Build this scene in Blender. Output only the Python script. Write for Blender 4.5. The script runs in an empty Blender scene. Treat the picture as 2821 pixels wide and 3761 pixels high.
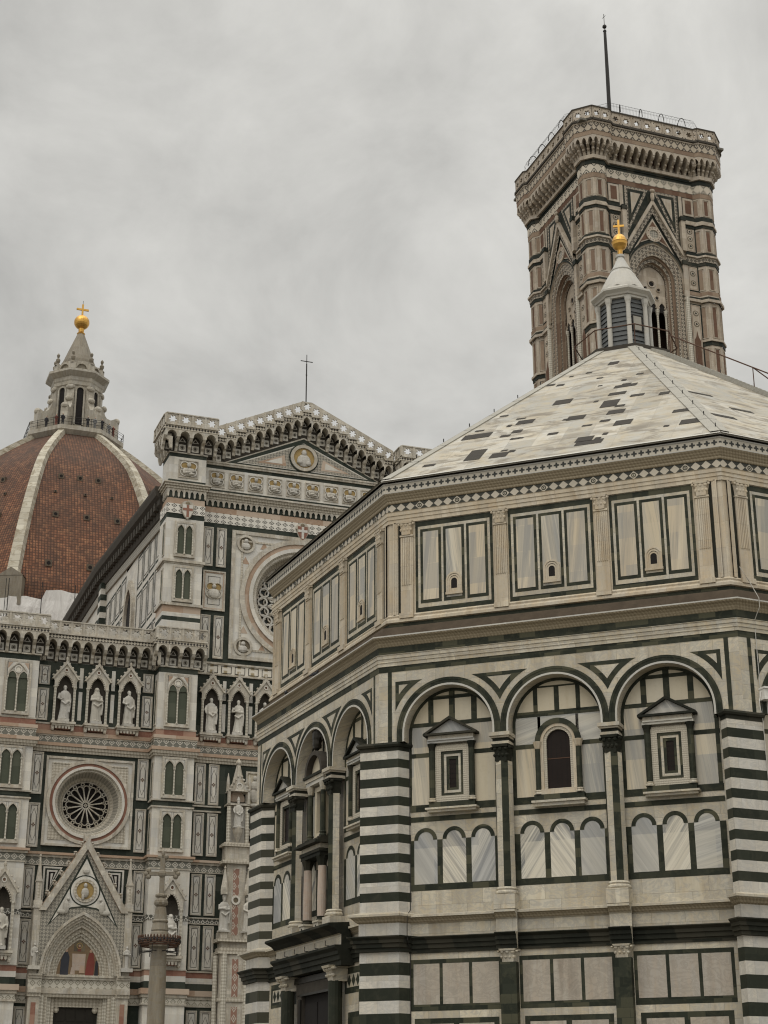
import bpy, math, random
from mathutils import Vector, Matrix
random.seed(7)
sc = bpy.context.scene
col = sc.collection
R_ = math.radians
# ---------------------------------------------------------------- camera
YAW, PITCH, ROLL = R_(-23.8933), R_(20.9293), R_(-0.0697)
d = Vector((math.cos(PITCH)*math.cos(YAW), math.cos(PITCH)*math.sin(YAW), math.sin(PITCH)))
r0 = Vector((math.sin(YAW), -math.cos(YAW), 0)); u0 = r0.cross(d)
rr = math.cos(ROLL)*r0+math.sin(ROLL)*u0; uu = -math.sin(ROLL)*r0+math.cos(ROLL)*u0
cd = bpy.data.cameras.new('camera'); cam = bpy.data.objects.new('camera', cd); col.objects.link(cam)
cam.matrix_world = Matrix(((rr.x, uu.x, -d.x, -56.481), (rr.y, uu.y, -d.y, 36.994), (rr.z, uu.z, -d.z, 1.572), (0, 0, 0, 1)))
cd.sensor_fit = 'VERTICAL'; cd.sensor_height = 36; cd.lens = 36*6021.4/3761; cd.clip_end = 3000; cd.clip_start = 0.5
sc.camera = cam
# ---------------------------------------------------------------- sky and sun (overcast)
sc.view_settings.view_transform = 'Standard'; sc.view_settings.look = 'None'
sc.view_settings.gamma = 1; sc.view_settings.exposure = 0.48
SUN_EL, SUN_AZ = R_(52), R_(128)          # high, behind the camera, placed there to light the facing walls
w = bpy.data.worlds.new('World'); sc.world = w; w.use_nodes = True
nt = w.node_tree; nt.nodes.clear()
def WN(t, **k):
    n = nt.nodes.new(t)
    for a, b in k.items(): setattr(n, a, b)
    return n
wo = WN('ShaderNodeOutputWorld'); wb = WN('ShaderNodeBackground'); nt.links.new(wb.outputs[0], wo.inputs[0])
sky = WN('ShaderNodeTexSky', sky_type='NISHITA', sun_disc=False, sun_elevation=SUN_EL, sun_rotation=R_(90)-SUN_AZ)
skm = WN('ShaderNodeVectorMath', operation='SCALE'); skm.inputs['Scale'].default_value = 0.08
nt.links.new(sky.outputs[0], skm.inputs[0])
tc = WN('ShaderNodeTexCoord'); mp = WN('ShaderNodeMapping'); mp.inputs['Scale'].default_value = (1.0, 1.0, 1.25)
mp.inputs['Location'].default_value = (0.35, 0.2, 0.1)
nt.links.new(tc.outputs['Generated'], mp.inputs['Vector'])
nz = WN('ShaderNodeTexNoise'); nz.inputs['Scale'].default_value = 2.3; nz.inputs['Detail'].default_value = 6
nz.inputs['Roughness'].default_value = 0.56; nz.inputs['Distortion'].default_value = 0.12
nt.links.new(mp.outputs[0], nz.inputs['Vector'])
rp = WN('ShaderNodeValToRGB'); e = rp.color_ramp.elements
e[0].position = 0.36; e[0].color = (0.335, 0.329, 0.309, 1); e[1].position = 0.63; e[1].color = (0.600, 0.590, 0.555, 1)
nz2 = WN('ShaderNodeTexNoise'); nz2.inputs['Scale'].default_value = 7.5; nz2.inputs['Detail'].default_value = 8; nz2.inputs['Roughness'].default_value = 0.6; nz2.inputs['Distortion'].default_value = 0.35
nt.links.new(mp.outputs[0], nz2.inputs['Vector'])
nzm = WN('ShaderNodeMixRGB'); nzm.inputs[0].default_value = 0.38; nt.links.new(nz.outputs['Fac'], nzm.inputs[1]); nt.links.new(nz2.outputs['Fac'], nzm.inputs[2])
nt.links.new(nzm.outputs[0], rp.inputs[0])
def wdot(v):
    n = WN('ShaderNodeVectorMath', operation='DOT_PRODUCT'); n.inputs[1].default_value = Vector(v).normalized()
    nt.links.new(tc.outputs['Generated'], n.inputs[0]); return n.outputs['Value']
def wm(op, a, b):
    n = WN('ShaderNodeMath', operation=op)
    for i, x in enumerate((a, b)):
        if isinstance(x, (int, float)): n.inputs[i].default_value = x
        else: nt.links.new(x, n.inputs[i])
    return n.outputs[0]
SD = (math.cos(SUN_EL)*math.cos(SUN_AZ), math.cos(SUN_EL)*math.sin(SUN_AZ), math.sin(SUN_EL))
glow = wm('POWER', wm('MAXIMUM', wm('ADD', wm('MULTIPLY', wdot(SD), 0.5), 0.5), 0.0), 3.0)   # sky brightened behind the camera, added to light the facing walls
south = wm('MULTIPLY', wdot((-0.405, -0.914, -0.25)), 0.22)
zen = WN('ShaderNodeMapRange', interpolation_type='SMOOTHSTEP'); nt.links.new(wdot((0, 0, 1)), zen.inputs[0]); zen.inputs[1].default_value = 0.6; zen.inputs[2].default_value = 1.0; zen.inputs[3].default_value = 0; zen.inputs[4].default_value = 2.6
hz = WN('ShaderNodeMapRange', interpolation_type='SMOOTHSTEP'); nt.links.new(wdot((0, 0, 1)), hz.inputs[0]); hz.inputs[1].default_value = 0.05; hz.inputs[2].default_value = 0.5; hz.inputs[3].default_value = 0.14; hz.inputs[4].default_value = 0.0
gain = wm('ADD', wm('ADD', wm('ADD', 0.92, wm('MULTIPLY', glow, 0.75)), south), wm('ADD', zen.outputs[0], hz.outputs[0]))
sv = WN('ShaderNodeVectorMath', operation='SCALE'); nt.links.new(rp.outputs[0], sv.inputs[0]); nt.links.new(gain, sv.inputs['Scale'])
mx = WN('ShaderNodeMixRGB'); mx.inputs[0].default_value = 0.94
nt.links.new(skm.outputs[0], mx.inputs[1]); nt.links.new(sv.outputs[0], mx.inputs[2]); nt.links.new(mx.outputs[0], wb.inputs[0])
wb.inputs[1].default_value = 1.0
sl = bpy.data.lights.new('sun', 'SUN'); sl.energy = 0.55; sl.angle = R_(40); sl.color = (1, 0.955, 0.88)
so = bpy.data.objects.new('sun', sl); col.objects.link(so)
so.rotation_euler = Vector(SD).to_track_quat('Z', 'Y').to_euler(); so.location = (-40, 60, 150)
sc.cycles.pixel_filter_type = 'BLACKMAN_HARRIS'; sc.cycles.filter_width = 1.15
sc.cycles.max_bounces = 5; sc.cycles.diffuse_bounces = 3; sc.cycles.glossy_bounces = 2

# ---------------------------------------------------------------- material graphs
MATS = {}
class G:
    def __init__(s, key, name):
        m = bpy.data.materials.new(name); m.use_nodes = True; s.nt = m.node_tree; s.nt.nodes.clear(); MATS[key] = m
        s.out = s.N('ShaderNodeOutputMaterial'); s.b = s.N('ShaderNodeBsdfPrincipled'); s.L(s.b.outputs[0], s.out.inputs[0])
        t = s.N('ShaderNodeTexCoord'); s.uv0 = t.outputs['UV']; s.obj = t.outputs['Object']
        oi = s.N('ShaderNodeObjectInfo'); s.rnd = oi.outputs['Random']
        c = s.N('ShaderNodeCombineXYZ'); s.L(s.M('MULTIPLY', s.rnd, 37.0), c.inputs[0]); s.L(s.M('MULTIPLY', s.rnd, 53.0), c.inputs[1])
        v = s.N('ShaderNodeVectorMath', operation='ADD'); s.L(s.uv0, v.inputs[0]); s.L(c.outputs[0], v.inputs[1]); s.uv = v.outputs[0]
        x = s.N('ShaderNodeSeparateXYZ'); s.L(s.uv0, x.inputs[0]); s.x, s.z = x.outputs[0], x.outputs[1]
    def N(s, t, **k):
        n = s.nt.nodes.new(t)
        for a, b in k.items(): setattr(n, a, b)
        return n
    def L(s, a, b): s.nt.links.new(a, b)
    def S(s, i, v):
        if isinstance(v, bpy.types.NodeSocket): s.L(v, i)
        elif isinstance(v, tuple) and len(v) == 3 and i.type == 'RGBA': i.default_value = (*v, 1)
        else: i.default_value = v
    def M(s, op, a, b=0.0, c=None):
        n = s.N('ShaderNodeMath', operation=op); s.S(n.inputs[0], a); s.S(n.inputs[1], b)
        if c is not None: s.S(n.inputs[2], c)
        return n.outputs[0]
    def map(s, v, sc=(1, 1, 1), rot=0.0, loc=(0, 0, 0)):
        n = s.N('ShaderNodeMapping'); s.L(v, n.inputs[0]); n.inputs['Scale'].default_value = sc
        n.inputs['Rotation'].default_value = (0, 0, rot); n.inputs['Location'].default_value = loc
        return n.outputs[0]
    def noise(s, v, scale, det=4, rough=0.55, dist=0.0):
        n = s.N('ShaderNodeTexNoise'); s.L(v, n.inputs['Vector']); n.inputs['Scale'].default_value = scale
        n.inputs['Detail'].default_value = det; n.inputs['Roughness'].default_value = rough; n.inputs['Distortion'].default_value = dist
        return n.outputs['Fac']
    def brick(s, v, bw, bh, mort=0.01, off=0.5):
        n = s.N('ShaderNodeTexBrick'); n.offset = off; s.L(v, n.inputs['Vector'])
        n.inputs['Color1'].default_value = (0, 0, 0, 1); n.inputs['Color2'].default_value = (1, 1, 1, 1); n.inputs['Mortar'].default_value = (.5, .5, .5, 1)
        n.inputs['Scale'].default_value = 1; n.inputs['Mortar Size'].default_value = mort; n.inputs['Mortar Smooth'].default_value = 0.2
        n.inputs['Brick Width'].default_value = bw; n.inputs['Row Height'].default_value = bh
        c = s.N('ShaderNodeSeparateColor'); s.L(n.outputs['Color'], c.inputs[0]); return c.outputs[0], n.outputs['Fac']
    def ramp(s, f, *st):
        n = s.N('ShaderNodeValToRGB'); el = n.color_ramp.elements
        while len(el) < len(st): el.new(0.5)
        for q, (p, c) in zip(el, st):
            q.position = p; q.color = (*c, 1) if isinstance(c, tuple) else (c, c, c, 1)
        s.S(n.inputs[0], f); return n.outputs[0]
    def mix(s, f, a, b, mode='MIX'):
        n = s.N('ShaderNodeMixRGB', blend_type=mode); s.S(n.inputs[0], f); s.S(n.inputs[1], a); s.S(n.inputs[2], b); return n.outputs[0]
    def step(s, a, t, w=0.04):   # smooth 0..1 as a passes t
        n = s.N('ShaderNodeMapRange'); s.S(n.inputs[0], a); n.inputs[1].default_value = t-w; n.inputs[2].default_value = t+w
        return n.outputs[0]
    def tri(s, a, p, off=0.0):   # distance to the cell centre, 0..0.5
        return s.M('ABSOLUTE', s.M('SUBTRACT', s.M('FRACT', s.M('ADD', s.M('DIVIDE', a, p), off)), 0.5))
    def done(s, c, rough=0.6, bump=None, bs=0.3, bd=0.05, metal=0.0, spec=0.3):
        s.S(s.b.inputs['Base Color'], c); s.S(s.b.inputs['Roughness'], rough); s.b.inputs['Metallic'].default_value = metal
        s.b.inputs['Specular IOR Level'].default_value = spec
        if bump is not None:
            n = s.N('ShaderNodeBump'); n.inputs['Strength'].default_value = bs; n.inputs['Distance'].default_value = bd
            s.L(bump, n.inputs['Height']); s.L(n.outputs[0], s.b.inputs['Normal'])

def marble(key, name, lo, hi, warm, grey, bw=1.1, bh=0.5, dirt=0.5, joint=0.25, vein=0.35, grey2=None):
    g = G(key, name); t, mo = g.brick(g.uv, bw, bh, 0.008)
    n1 = g.noise(g.uv, 0.9, 6, 0.6); n2 = g.noise(g.map(g.uv, (2.6, 0.45, 1)), 1.3, 5, 0.65, 0.4); n3 = g.noise(g.uv, 7, 4)
    c = g.mix(g.M('ADD', g.M('MULTIPLY', t, 0.8), g.M('MULTIPLY', g.M('SUBTRACT', n1, 0.5), 0.9)), lo, hi)
    c = g.mix(g.M('MULTIPLY', g.step(g.M('FRACT', g.M('MULTIPLY', t, 7.31)), 0.7, 0.25), 0.55), c, grey2 or tuple(.5*(a+b)*k for a, b, k in zip(lo, hi, (.86, .90, .99))))
    c = g.mix(g.M('MULTIPLY', g.step(n2, 0.58, 0.16), dirt), c, warm)
    v = g.noise(g.map(g.uv, (1, 1.6, 1), 0.6), 1.6, 9, 0.66, 1.8)
    vv = g.M('SUBTRACT', 1.0, g.M('MULTIPLY', g.M('ABSOLUTE', g.M('SUBTRACT', v, 0.5)), 14.0))
    c = g.mix(g.M('MULTIPLY', g.M('MAXIMUM', vv, 0.0), vein), c, grey)
    n4 = g.noise(g.map(g.uv, (2.4, 0.28, 1)), 1.0, 6, 0.65, 0.3); n5 = g.noise(g.uv, 0.45, 5, 0.6)
    c = g.mix(g.M('MULTIPLY', g.M('MULTIPLY', g.step(n4, 0.56, 0.12), g.step(n5, 0.45, 0.15)), dirt*0.75), c, tuple(x*0.42 for x in warm))
    c = g.mix(g.M('MULTIPLY', mo, joint), c, tuple(x*0.35 for x in lo))
    c = g.mix(g.M('MULTIPLY', g.step(n3, 0.66, 0.1), 0.18), c, tuple(x*0.5 for x in warm))
    g.done(c, 0.55, g.M('SUBTRACT', n3, g.M('MULTIPLY', mo, 1.5)), 0.25, 0.01)
marble('W', 'white_slab_marble', (.40, .355, .265), (.64, .585, .465), (.42, .325, .20), (.30, .295, .28), 1.05, 0.47, 0.6, 0.45, 0.55)
marble('WA', 'amber_weathered_marble', (.44, .375, .275), (.60, .53, .41), (.46, .34, .20), (.36, .34, .31), 0.7, 0.9, 0.7, 0.25, 0.25)
marble('WP', 'pier_white_marble', (.45, .42, .36), (.65, .61, .53), (.47, .40, .29), (.33, .325, .31), 0.75, 3.0, 0.4, 0.3, 0.45)
marble('FW', 'facade_white_marble', (.47, .445, .395), (.66, .63, .56), (.53, .46, .35), (.42, .42, .41), 1.0, 0.6, 0.45, 0.18, 0.2)
marble('FC', 'facade_carved_marble', (.39, .355, .29), (.62, .575, .49), (.34, .275, .19), (.26, .25, .225), 0.6, 0.3, 0.8, 0.1, 0.4)
marble('CW', 'tower_cream_marble', (.34, .29, .225), (.51, .445, .355), (.28, .205, .135), (.24, .21, .175), 0.9, 0.55, 0.6, 0.25, 0.2)
marble('LW', 'lantern_pale_marble', (.40, .38, .335), (.54, .52, .465), (.46, .42, .35), (.42, .42, .41), 1.5, 1.5, 0.35, 0.1, 0.25)
marble('DL', 'grimy_lantern_marble', (.33, .30, .245), (.50, .465, .39), (.26, .215, .15), (.25, .23, .20), 1.2, 0.8, 0.7, 0.3, 0.4)
marble('BG', 'beige_panel_marble', (.48, .42, .31), (.58, .52, .395), (.46, .38, .25), (.45, .40, .31), 2.5, 2.5, 0.3, 0.0, 0.1)
marble('SM', 'statue_marble', (.42, .395, .34), (.56, .53, .47), (.30, .26, .20), (.26, .245, .22), 9, 9, 0.5, 0.0, 0.2)
marble('CS', 'old_column_stone', (.15, .125, .088), (.27, .23, .165), (.12, .092, .058), (.20, .185, .155), 4, 1.7, 0.7, 0.25, 0.6)
marble('PKC', 'rosy_column_marble', (.36, .28, .22), (.52, .42, .34), (.33, .23, .17), (.40, .38, .34), 2, 1.0, 0.5, 0.1, 0.4)
def green(key, name, a, b, c3, bw=0.55, bh=0.3, rough=0.62):
    g = G(key, name); t, mo = g.brick(g.uv, bw, bh, 0.006)
    n1 = g.noise(g.uv, 3.0, 6, 0.65, 0.8); n2 = g.noise(g.uv, 0.6, 3)
    c = g.mix(t, a, b); c = g.mix(g.M('MULTIPLY', g.step(t, 0.80, 0.08), 0.7), c, c3)
    c = g.mix(g.M('MULTIPLY', g.step(n1, 0.6, 0.12), 0.45), c, c3); c = g.mix(g.M('MULTIPLY', n2, 0.35), c, tuple(x*0.5 for x in a))
    g.done(c, rough, n1, 0.15, 0.01, 0.0, 0.12)
green('GR', 'green_serpentine', (.019, .0225, .0155), (.043, .047, .033), (.095, .09, .056))
green('GD', 'blackened_green_moulding', (.013, .0145, .0105), (.028, .029, .021), (.05, .045, .032), 0.9, 2.0, 0.7)
green('GP', 'pier_green_marble', (.021, .0245, .017), (.041, .045, .032), (.066, .062, .044), 1.0, 4.0)
green('FG', 'facade_green_marble', (.020, .026, .020), (.042, .050, .039), (.065, .07, .055), 0.9, 0.9)
green('FP', 'green_window_panel', (.062, .070, .050), (.088, .097, .070), (.10, .106, .078), 4, 0.95)
green('CG', 'tower_green_marble', (.014, .018, .0145), (.028, .032, .025), (.055, .05, .036), 0.7, 0.5)
green('PK', 'pink_marble', (.34, .235, .165), (.43, .31, .225), (.50, .42, .34), 1.6, 2, 0.55)
green('RE', 'red_marble', (.22, .105, .075), (.31, .16, .115), (.37, .25, .185), 1.3, 2, 0.55)
green('CR', 'tower_red_marble', (.105, .058, .038), (.15, .085, .057), (.19, .13, .09), 0.7, 1.5, 0.7)
green('CP', 'tower_pink_marble', (.235, .172, .122), (.31, .235, .17), (.16, .10, .07), 0.8, 2, 0.7)
green('DM', 'dark_medallion_stone', (.11, .09, .065), (.17, .14, .095), (.22, .18, .12), 1, 1, 0.6)
def streak(key, name, ang, hi, lo, warm, sc_=4.0, bk=(3.1, 1.35)):
    g = G(key, name); p = g.map(g.uv, (1, 1, 1), ang)
    a = g.noise(g.map(p, (sc_*1.3, 0.16, 1)), 1.0, 6, 0.6, 0.6); b = g.noise(g.map(p, (sc_*0.4, 0.07, 1)), 1.0, 4, 0.5, 0.3); n = g.noise(g.uv, 1.4, 5)
    t, mo = g.brick(g.uv, bk[0], bk[1], 0.006); t2, _ = g.brick(g.map(g.uv, (1, 1, 1), 0, (0, 0, 0)), bk[0], bk[1], 0.0); f = g.noise(g.map(p, (sc_*4.5, 0.4, 1)), 1.0, 5, 0.6, 0.8)
    c = g.mix(g.ramp(a, (0.43, 0.0), (0.57, 1.0)), lo, hi); c = g.mix(g.M('MULTIPLY', g.step(b, 0.53, 0.1), 0.75), c, warm)
    c = g.mix(g.M('MULTIPLY', g.step(f, 0.56, 0.05), 0.55), c, tuple(x*.8 for x in lo)); c = g.mix(g.M('MULTIPLY', n, 0.25), c, hi); c = g.mix(g.M('MULTIPLY', g.step(t, 0.66, 0.06), 0.55), c, lo); c = g.mix(g.M('MULTIPLY', g.M('SUBTRACT', 1.0, g.step(t, 0.3, 0.06)), 0.45), c, tuple(min(1, (x*.55+y*.45)) for x, y in zip(warm, hi)))
    g.done(c, 0.5)
GY, GL_, WMt = (.44, .432, .41), (.255, .258, .255), (.47, .43, .345)
streak('S1', 'grey_streaked_marble_rising', -0.55, GY, GL_, WMt); streak('S2', 'grey_streaked_marble_falling', 0.5, GY, GL_, (.56, .525, .45))
streak('S3', 'grey_streaked_marble_upright', -0.12, (.56, .51, .41), (.275, .275, .262), (.50, .41, .27), 3.4, (1.6, 1.0))
streak('S4', 'grey_streaked_marble_level', 1.3, (.50, .485, .44), GL_, (.50, .46, .37))
streak('S5', 'amber_streaked_marble', 0.1, (.56, .49, .37), (.29, .28, .255), (.48, .39, .265), 2.8, (0.75, 0.95))
streak('S6', 'zebra_marble', 0.6, (.62, .585, .50), (.17, .175, .175), (.60, .54, .42), 5.0); streak('S7', 'zebra_marble_rising', -0.6, (.62, .585, .50), (.18, .18, .18), (.60, .54, .42), 5.0)
pass
def carved(key, name, a, b, px, pz):
    g = G(key, name); n = g.noise(g.uv, 5, 5); n2 = g.noise(g.map(g.uv, (.5, .5, 1)), 1.2, 4)
    q = g.M('ADD', g.tri(g.x, px), g.tri(g.z, pz)); f = g.step(q, 0.5, 0.22)
    c = g.mix(g.M('MULTIPLY', f, 0.75), b, a); c = g.mix(g.M('MULTIPLY', n, 0.4), c, tuple(x*0.55 for x in a)); c = g.mix(g.M('MULTIPLY', n2, 0.35), c, tuple(x*0.6 for x in b))
    g.done(c, 0.7, f, 0.6, 0.02)
carved('CV', 'carved_cornice_marble', (.22, .175, .11), (.40, .335, .235), 0.12, 0.10)
carved('CX', 'fine_carved_frame_marble', (.42, .375, .295), (.53, .485, .395), 0.07, 0.07)
marble('BL', 'mottled_blush_marble', (.36, .32, .265), (.46, .415, .35), (.38, .30, .22), (.27, .245, .205), 3.0, 2.4, 0.7, 0.1, 0.6)
carved('FV', 'carved_facade_relief', (.25, .215, .16), (.58, .53, .44), 0.21, 0.19)
carved('TW', 'carved_twisted_marble', (.22, .19, .14), (.64, .60, .51), 0.16, 0.20)
# inlaid patterns, each repeating in metres along the course
def lozenge(key, name, p, bg, fg, h=None, ring=None, edge=0.47):
    g = G(key, name); dd = g.M('ADD', g.tri(g.x, p), g.tri(g.z, h or p)); n = g.noise(g.uv, 3, 4)
    t, mo = g.brick(g.uv0, p, 9.0, 0.0, 0.0)
    c = g.mix(g.step(dd, edge, 0.03), g.mix(g.M('MULTIPLY', t, 0.6), fg, tuple(x*0.72 for x in fg)), bg)
    if ring:
        c = g.mix(g.M('MULTIPLY', g.step(dd, ring[0], .02), g.M('SUBTRACT', 1.0, g.step(dd, ring[1], .02))), c, bg)
    c = g.mix(g.M('MULTIPLY', n, 0.35), c, g.mix(0.5, c, (.2, .17, .12))); g.done(c, 0.55)
lozenge('LD', 'lozenge_frieze', 0.355, (.014, .0165, .012), (.52, .47, .385), 0.33)
lozenge('FL', 'black_white_lozenge_band', 0.50, (.62, .59, .53), (.022, .023, .020), 0.36, (0.13, 0.27), 0.42)
lozenge('HB', 'hexagon_mosaic_band', 0.46, (.125, .125, .105), (.52, .485, .42), 0.44, (0.16, 0.30))
lozenge('DB', 'small_diamond_band', 0.21, (.55, .50, .41), (.035, .03, .028), 0.21)
lozenge('LT', 'lattice_band', 0.30, (.07, .07, .06), (.62, .59, .53), 0.30, (0.0, 0.28))
lozenge('MG', 'grey_tessellated_mosaic', 0.22, (.17, .16, .135), (.42, .385, .32), 0.22, (0.10, 0.22))
lozenge('CL', 'tower_lozenge_band', 0.72, (.50, .445, .36), (.028, .027, .021), 0.82, (0.14, 0.29), 0.43)
lozenge('CM', 'tower_star_mosaic', 0.36, (.085, .072, .055), (.44, .38, .30), 0.36, (0.12, 0.26))
lozenge('CD', 'tower_dark_star_mosaic', 0.62, (.38, .325, .25), (.045, .036, .028), 0.78, (0.12, 0.26), 0.5)
lozenge('PL', 'red_white_pier_inlay', 0.40, (.25, .135, .10), (.50, .455, .385), 0.62, (0.14, 0.28), 0.42)
lozenge('SQ', 'square_coffer_mosaic', 0.42, (.50, .47, .40), (.27, .25, .20), 0.42, (0.12, 0.26))
def quatre(key, name, p, bg, fg):
    g = G(key, name); a, b = g.tri(g.x, p), g.tri(g.z, p); mn = g.M('MINIMUM', a, b); mxx = g.M('MAXIMUM', a, b)
    arm = g.M('MULTIPLY', g.M('SUBTRACT', 1.0, g.step(mn, 0.13, 0.04)), g.M('SUBTRACT', 1.0, g.step(mxx, 0.40, 0.05)))
    dia = g.M('SUBTRACT', 1.0, g.step(g.M('ADD', a, b), 0.33, 0.04))
    g.done(g.mix(g.M('MAXIMUM', arm, dia), bg, fg), 0.55)
quatre('QF', 'quatrefoil_band', 0.25, (.50, .46, .385), (.03, .032, .028)); quatre('FQ', 'facade_quatrefoil_band', 0.95, (.60, .56, .48), (.30, .24, .14))
def plain(key, name, c, rough=0.6, metal=0.0, var=0.35, sc_=3.0, spec=0.3):
    g = G(key, name); n = g.noise(g.uv, sc_, 5, 0.6); n2 = g.noise(g.obj, sc_*0.7, 4)
    g.done(g.mix(g.M('MULTIPLY', g.M('ADD', n, n2), 0.5), tuple(x*(1-var) for x in c), tuple(min(1, x*(1+var)) for x in c)), rough, n, 0.2, 0.01, metal, spec)
plain('IR', 'dark_iron', (.028, .026, .024), 0.6, 0.4); plain('RU', 'rusty_iron', (.085, .045, .028), 0.75, 0.2)
plain('BK', 'shadowed_interior', (.012, .010, .009), 0.9); plain('GLS', 'brown_leaded_glass', (.016, .011, .009), 0.5, 0, 0.5, 2, 0.12)
plain('BZ', 'dark_bronze', (.030, .027, .022), 0.45, 0.6); plain('SG', 'grey_green_glass', (.03, .038, .035), 0.4, 0, 0.3, 2, 0.25)
plain('SH', 'grey_louvre_boards', (.10, .105, .105), 0.7, 0, 0.3, 5); plain('LG', 'brown_weathered_ledge', (.10, .077, .055), 0.9, 0, 0.7, 3)
plain('RS', 'lead_grey_ridge', (.30, .285, .245), 0.7, 0, 0.3, 2); plain('RD', 'blackened_roof_slab', (.030, .025, .019), 0.85, 0, 0.75, 2)
plain('DKC', 'dark_cornice_and_recess_shade', (.05, .043, .034), 0.9, 0, 0.7, 3); plain('GM', 'gold_mosaic_ground', (.30, .205, .075), 0.5, 0.0, 0.45, 6)  # the dark cornice colour also paints shade into gallery and niche backs
plain('NB', 'navy_robe_mosaic', (.032, .033, .042), 0.6); plain('RB', 'crimson_robe_mosaic', (.17, .04, .03), 0.6); plain('BMo', 'umber_mosaic_ground', (.17, .115, .065), 0.6, 0, 0.5, 5)
plain('SK', 'skin', (.38, .25, .18), 0.6); plain('CLd', 'dark_clothes', (.03, .03, .035), 0.8); plain('CLr', 'russet_clothes', (.16, .06, .045), 0.8)
plain('CLg', 'grey_clothes', (.17, .17, .17), 0.8); plain('PV', 'stone_paving', (.13, .12, .10), 0.8, 0, 0.35, 0.8); plain('WB', 'white_painted_metal', (.62, .60, .56), 0.5)
plain('FE', 'pigeon_feathers', (.035, .036, .04), 0.8)
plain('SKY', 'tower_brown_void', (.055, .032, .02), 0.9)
g = G('GO', 'gilded_copper'); n = g.noise(g.obj, 3.0, 5, 0.6); g.done(g.mix(n, (.36, .18, .035), (.72, .44, .12)), g.M('ADD', 0.25, g.M('MULTIPLY', n, 0.25)), n, 0.2, 0.02, 0.9)
g = G('CAN', 'white_scaffold_sheeting'); a = g.noise(g.map(g.uv, (1, 0.25, 1), 0.3), 0.5, 5, 0.55, 1.2)
g.done(g.mix(a, (.50, .485, .46), (.72, .70, .67)), 0.8, a, 1.0, 0.6)
# roof slabs: long courses down the slope, stained
g = G('RF', 'weathered_roof_slabs'); t, mo = g.brick(g.map(g.uv, (1, 1, 1), R_(90)), 2.1, 1.06, 0.012)
n1 = g.noise(g.uv, 1.3, 7, 0.65, 0.5); n2 = g.noise(g.map(g.uv, (.9, 2.2, 1)), 0.8, 6, 0.65, 0.8); n3 = g.noise(g.uv, 0.35, 3)
c = g.mix(t, (.25, .24, .21), (.43, .41, .36)); c = g.mix(g.M('MULTIPLY', g.step(n1, 0.52, 0.12), 0.6), c, (.36, .29, .175))
c = g.mix(g.M('MULTIPLY', g.M('MULTIPLY', g.step(n2, 0.54, 0.06), g.step(n3, 0.42, 0.12)), 0.9), c, (.14, .115, .08)); c = g.mix(g.M('MULTIPLY', mo, 0.5), c, (.28, .26, .22))
g.done(c, 0.6, g.M('SUBTRACT', n1, mo), 0.4, 0.03)
# terracotta tiles of the dome
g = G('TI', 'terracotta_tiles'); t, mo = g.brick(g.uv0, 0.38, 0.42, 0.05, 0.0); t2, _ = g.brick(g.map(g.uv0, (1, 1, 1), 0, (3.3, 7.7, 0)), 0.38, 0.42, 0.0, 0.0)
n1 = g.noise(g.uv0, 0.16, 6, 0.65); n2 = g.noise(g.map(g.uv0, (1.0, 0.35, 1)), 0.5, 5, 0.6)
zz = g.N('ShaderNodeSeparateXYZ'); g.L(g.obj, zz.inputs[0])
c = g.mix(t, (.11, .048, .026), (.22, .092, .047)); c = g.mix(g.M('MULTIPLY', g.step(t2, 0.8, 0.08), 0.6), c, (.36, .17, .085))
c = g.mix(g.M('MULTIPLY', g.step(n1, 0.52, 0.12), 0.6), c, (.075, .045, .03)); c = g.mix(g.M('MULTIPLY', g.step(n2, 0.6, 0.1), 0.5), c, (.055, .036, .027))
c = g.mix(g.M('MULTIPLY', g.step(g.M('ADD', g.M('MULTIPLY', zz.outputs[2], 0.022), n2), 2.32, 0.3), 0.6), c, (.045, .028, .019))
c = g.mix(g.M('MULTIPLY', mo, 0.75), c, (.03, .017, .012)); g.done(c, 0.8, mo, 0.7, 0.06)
g = G('RI', 'white_weathered_ribs'); t, mo = g.brick(g.uv0, 9, 1.0, 0.05); n1 = g.noise(g.uv0, 0.9, 6, 0.7, 0.6)
c = g.mix(t, (.34, .31, .245), (.50, .465, .38)); c = g.mix(g.M('MULTIPLY', g.step(n1, 0.54, 0.08), 0.8), c, (.20, .16, .10)); c = g.mix(g.M('MULTIPLY', mo, 0.6), c, (.14, .12, .09)); g.done(c, 0.7, n1, 0.6, 0.06)
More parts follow.
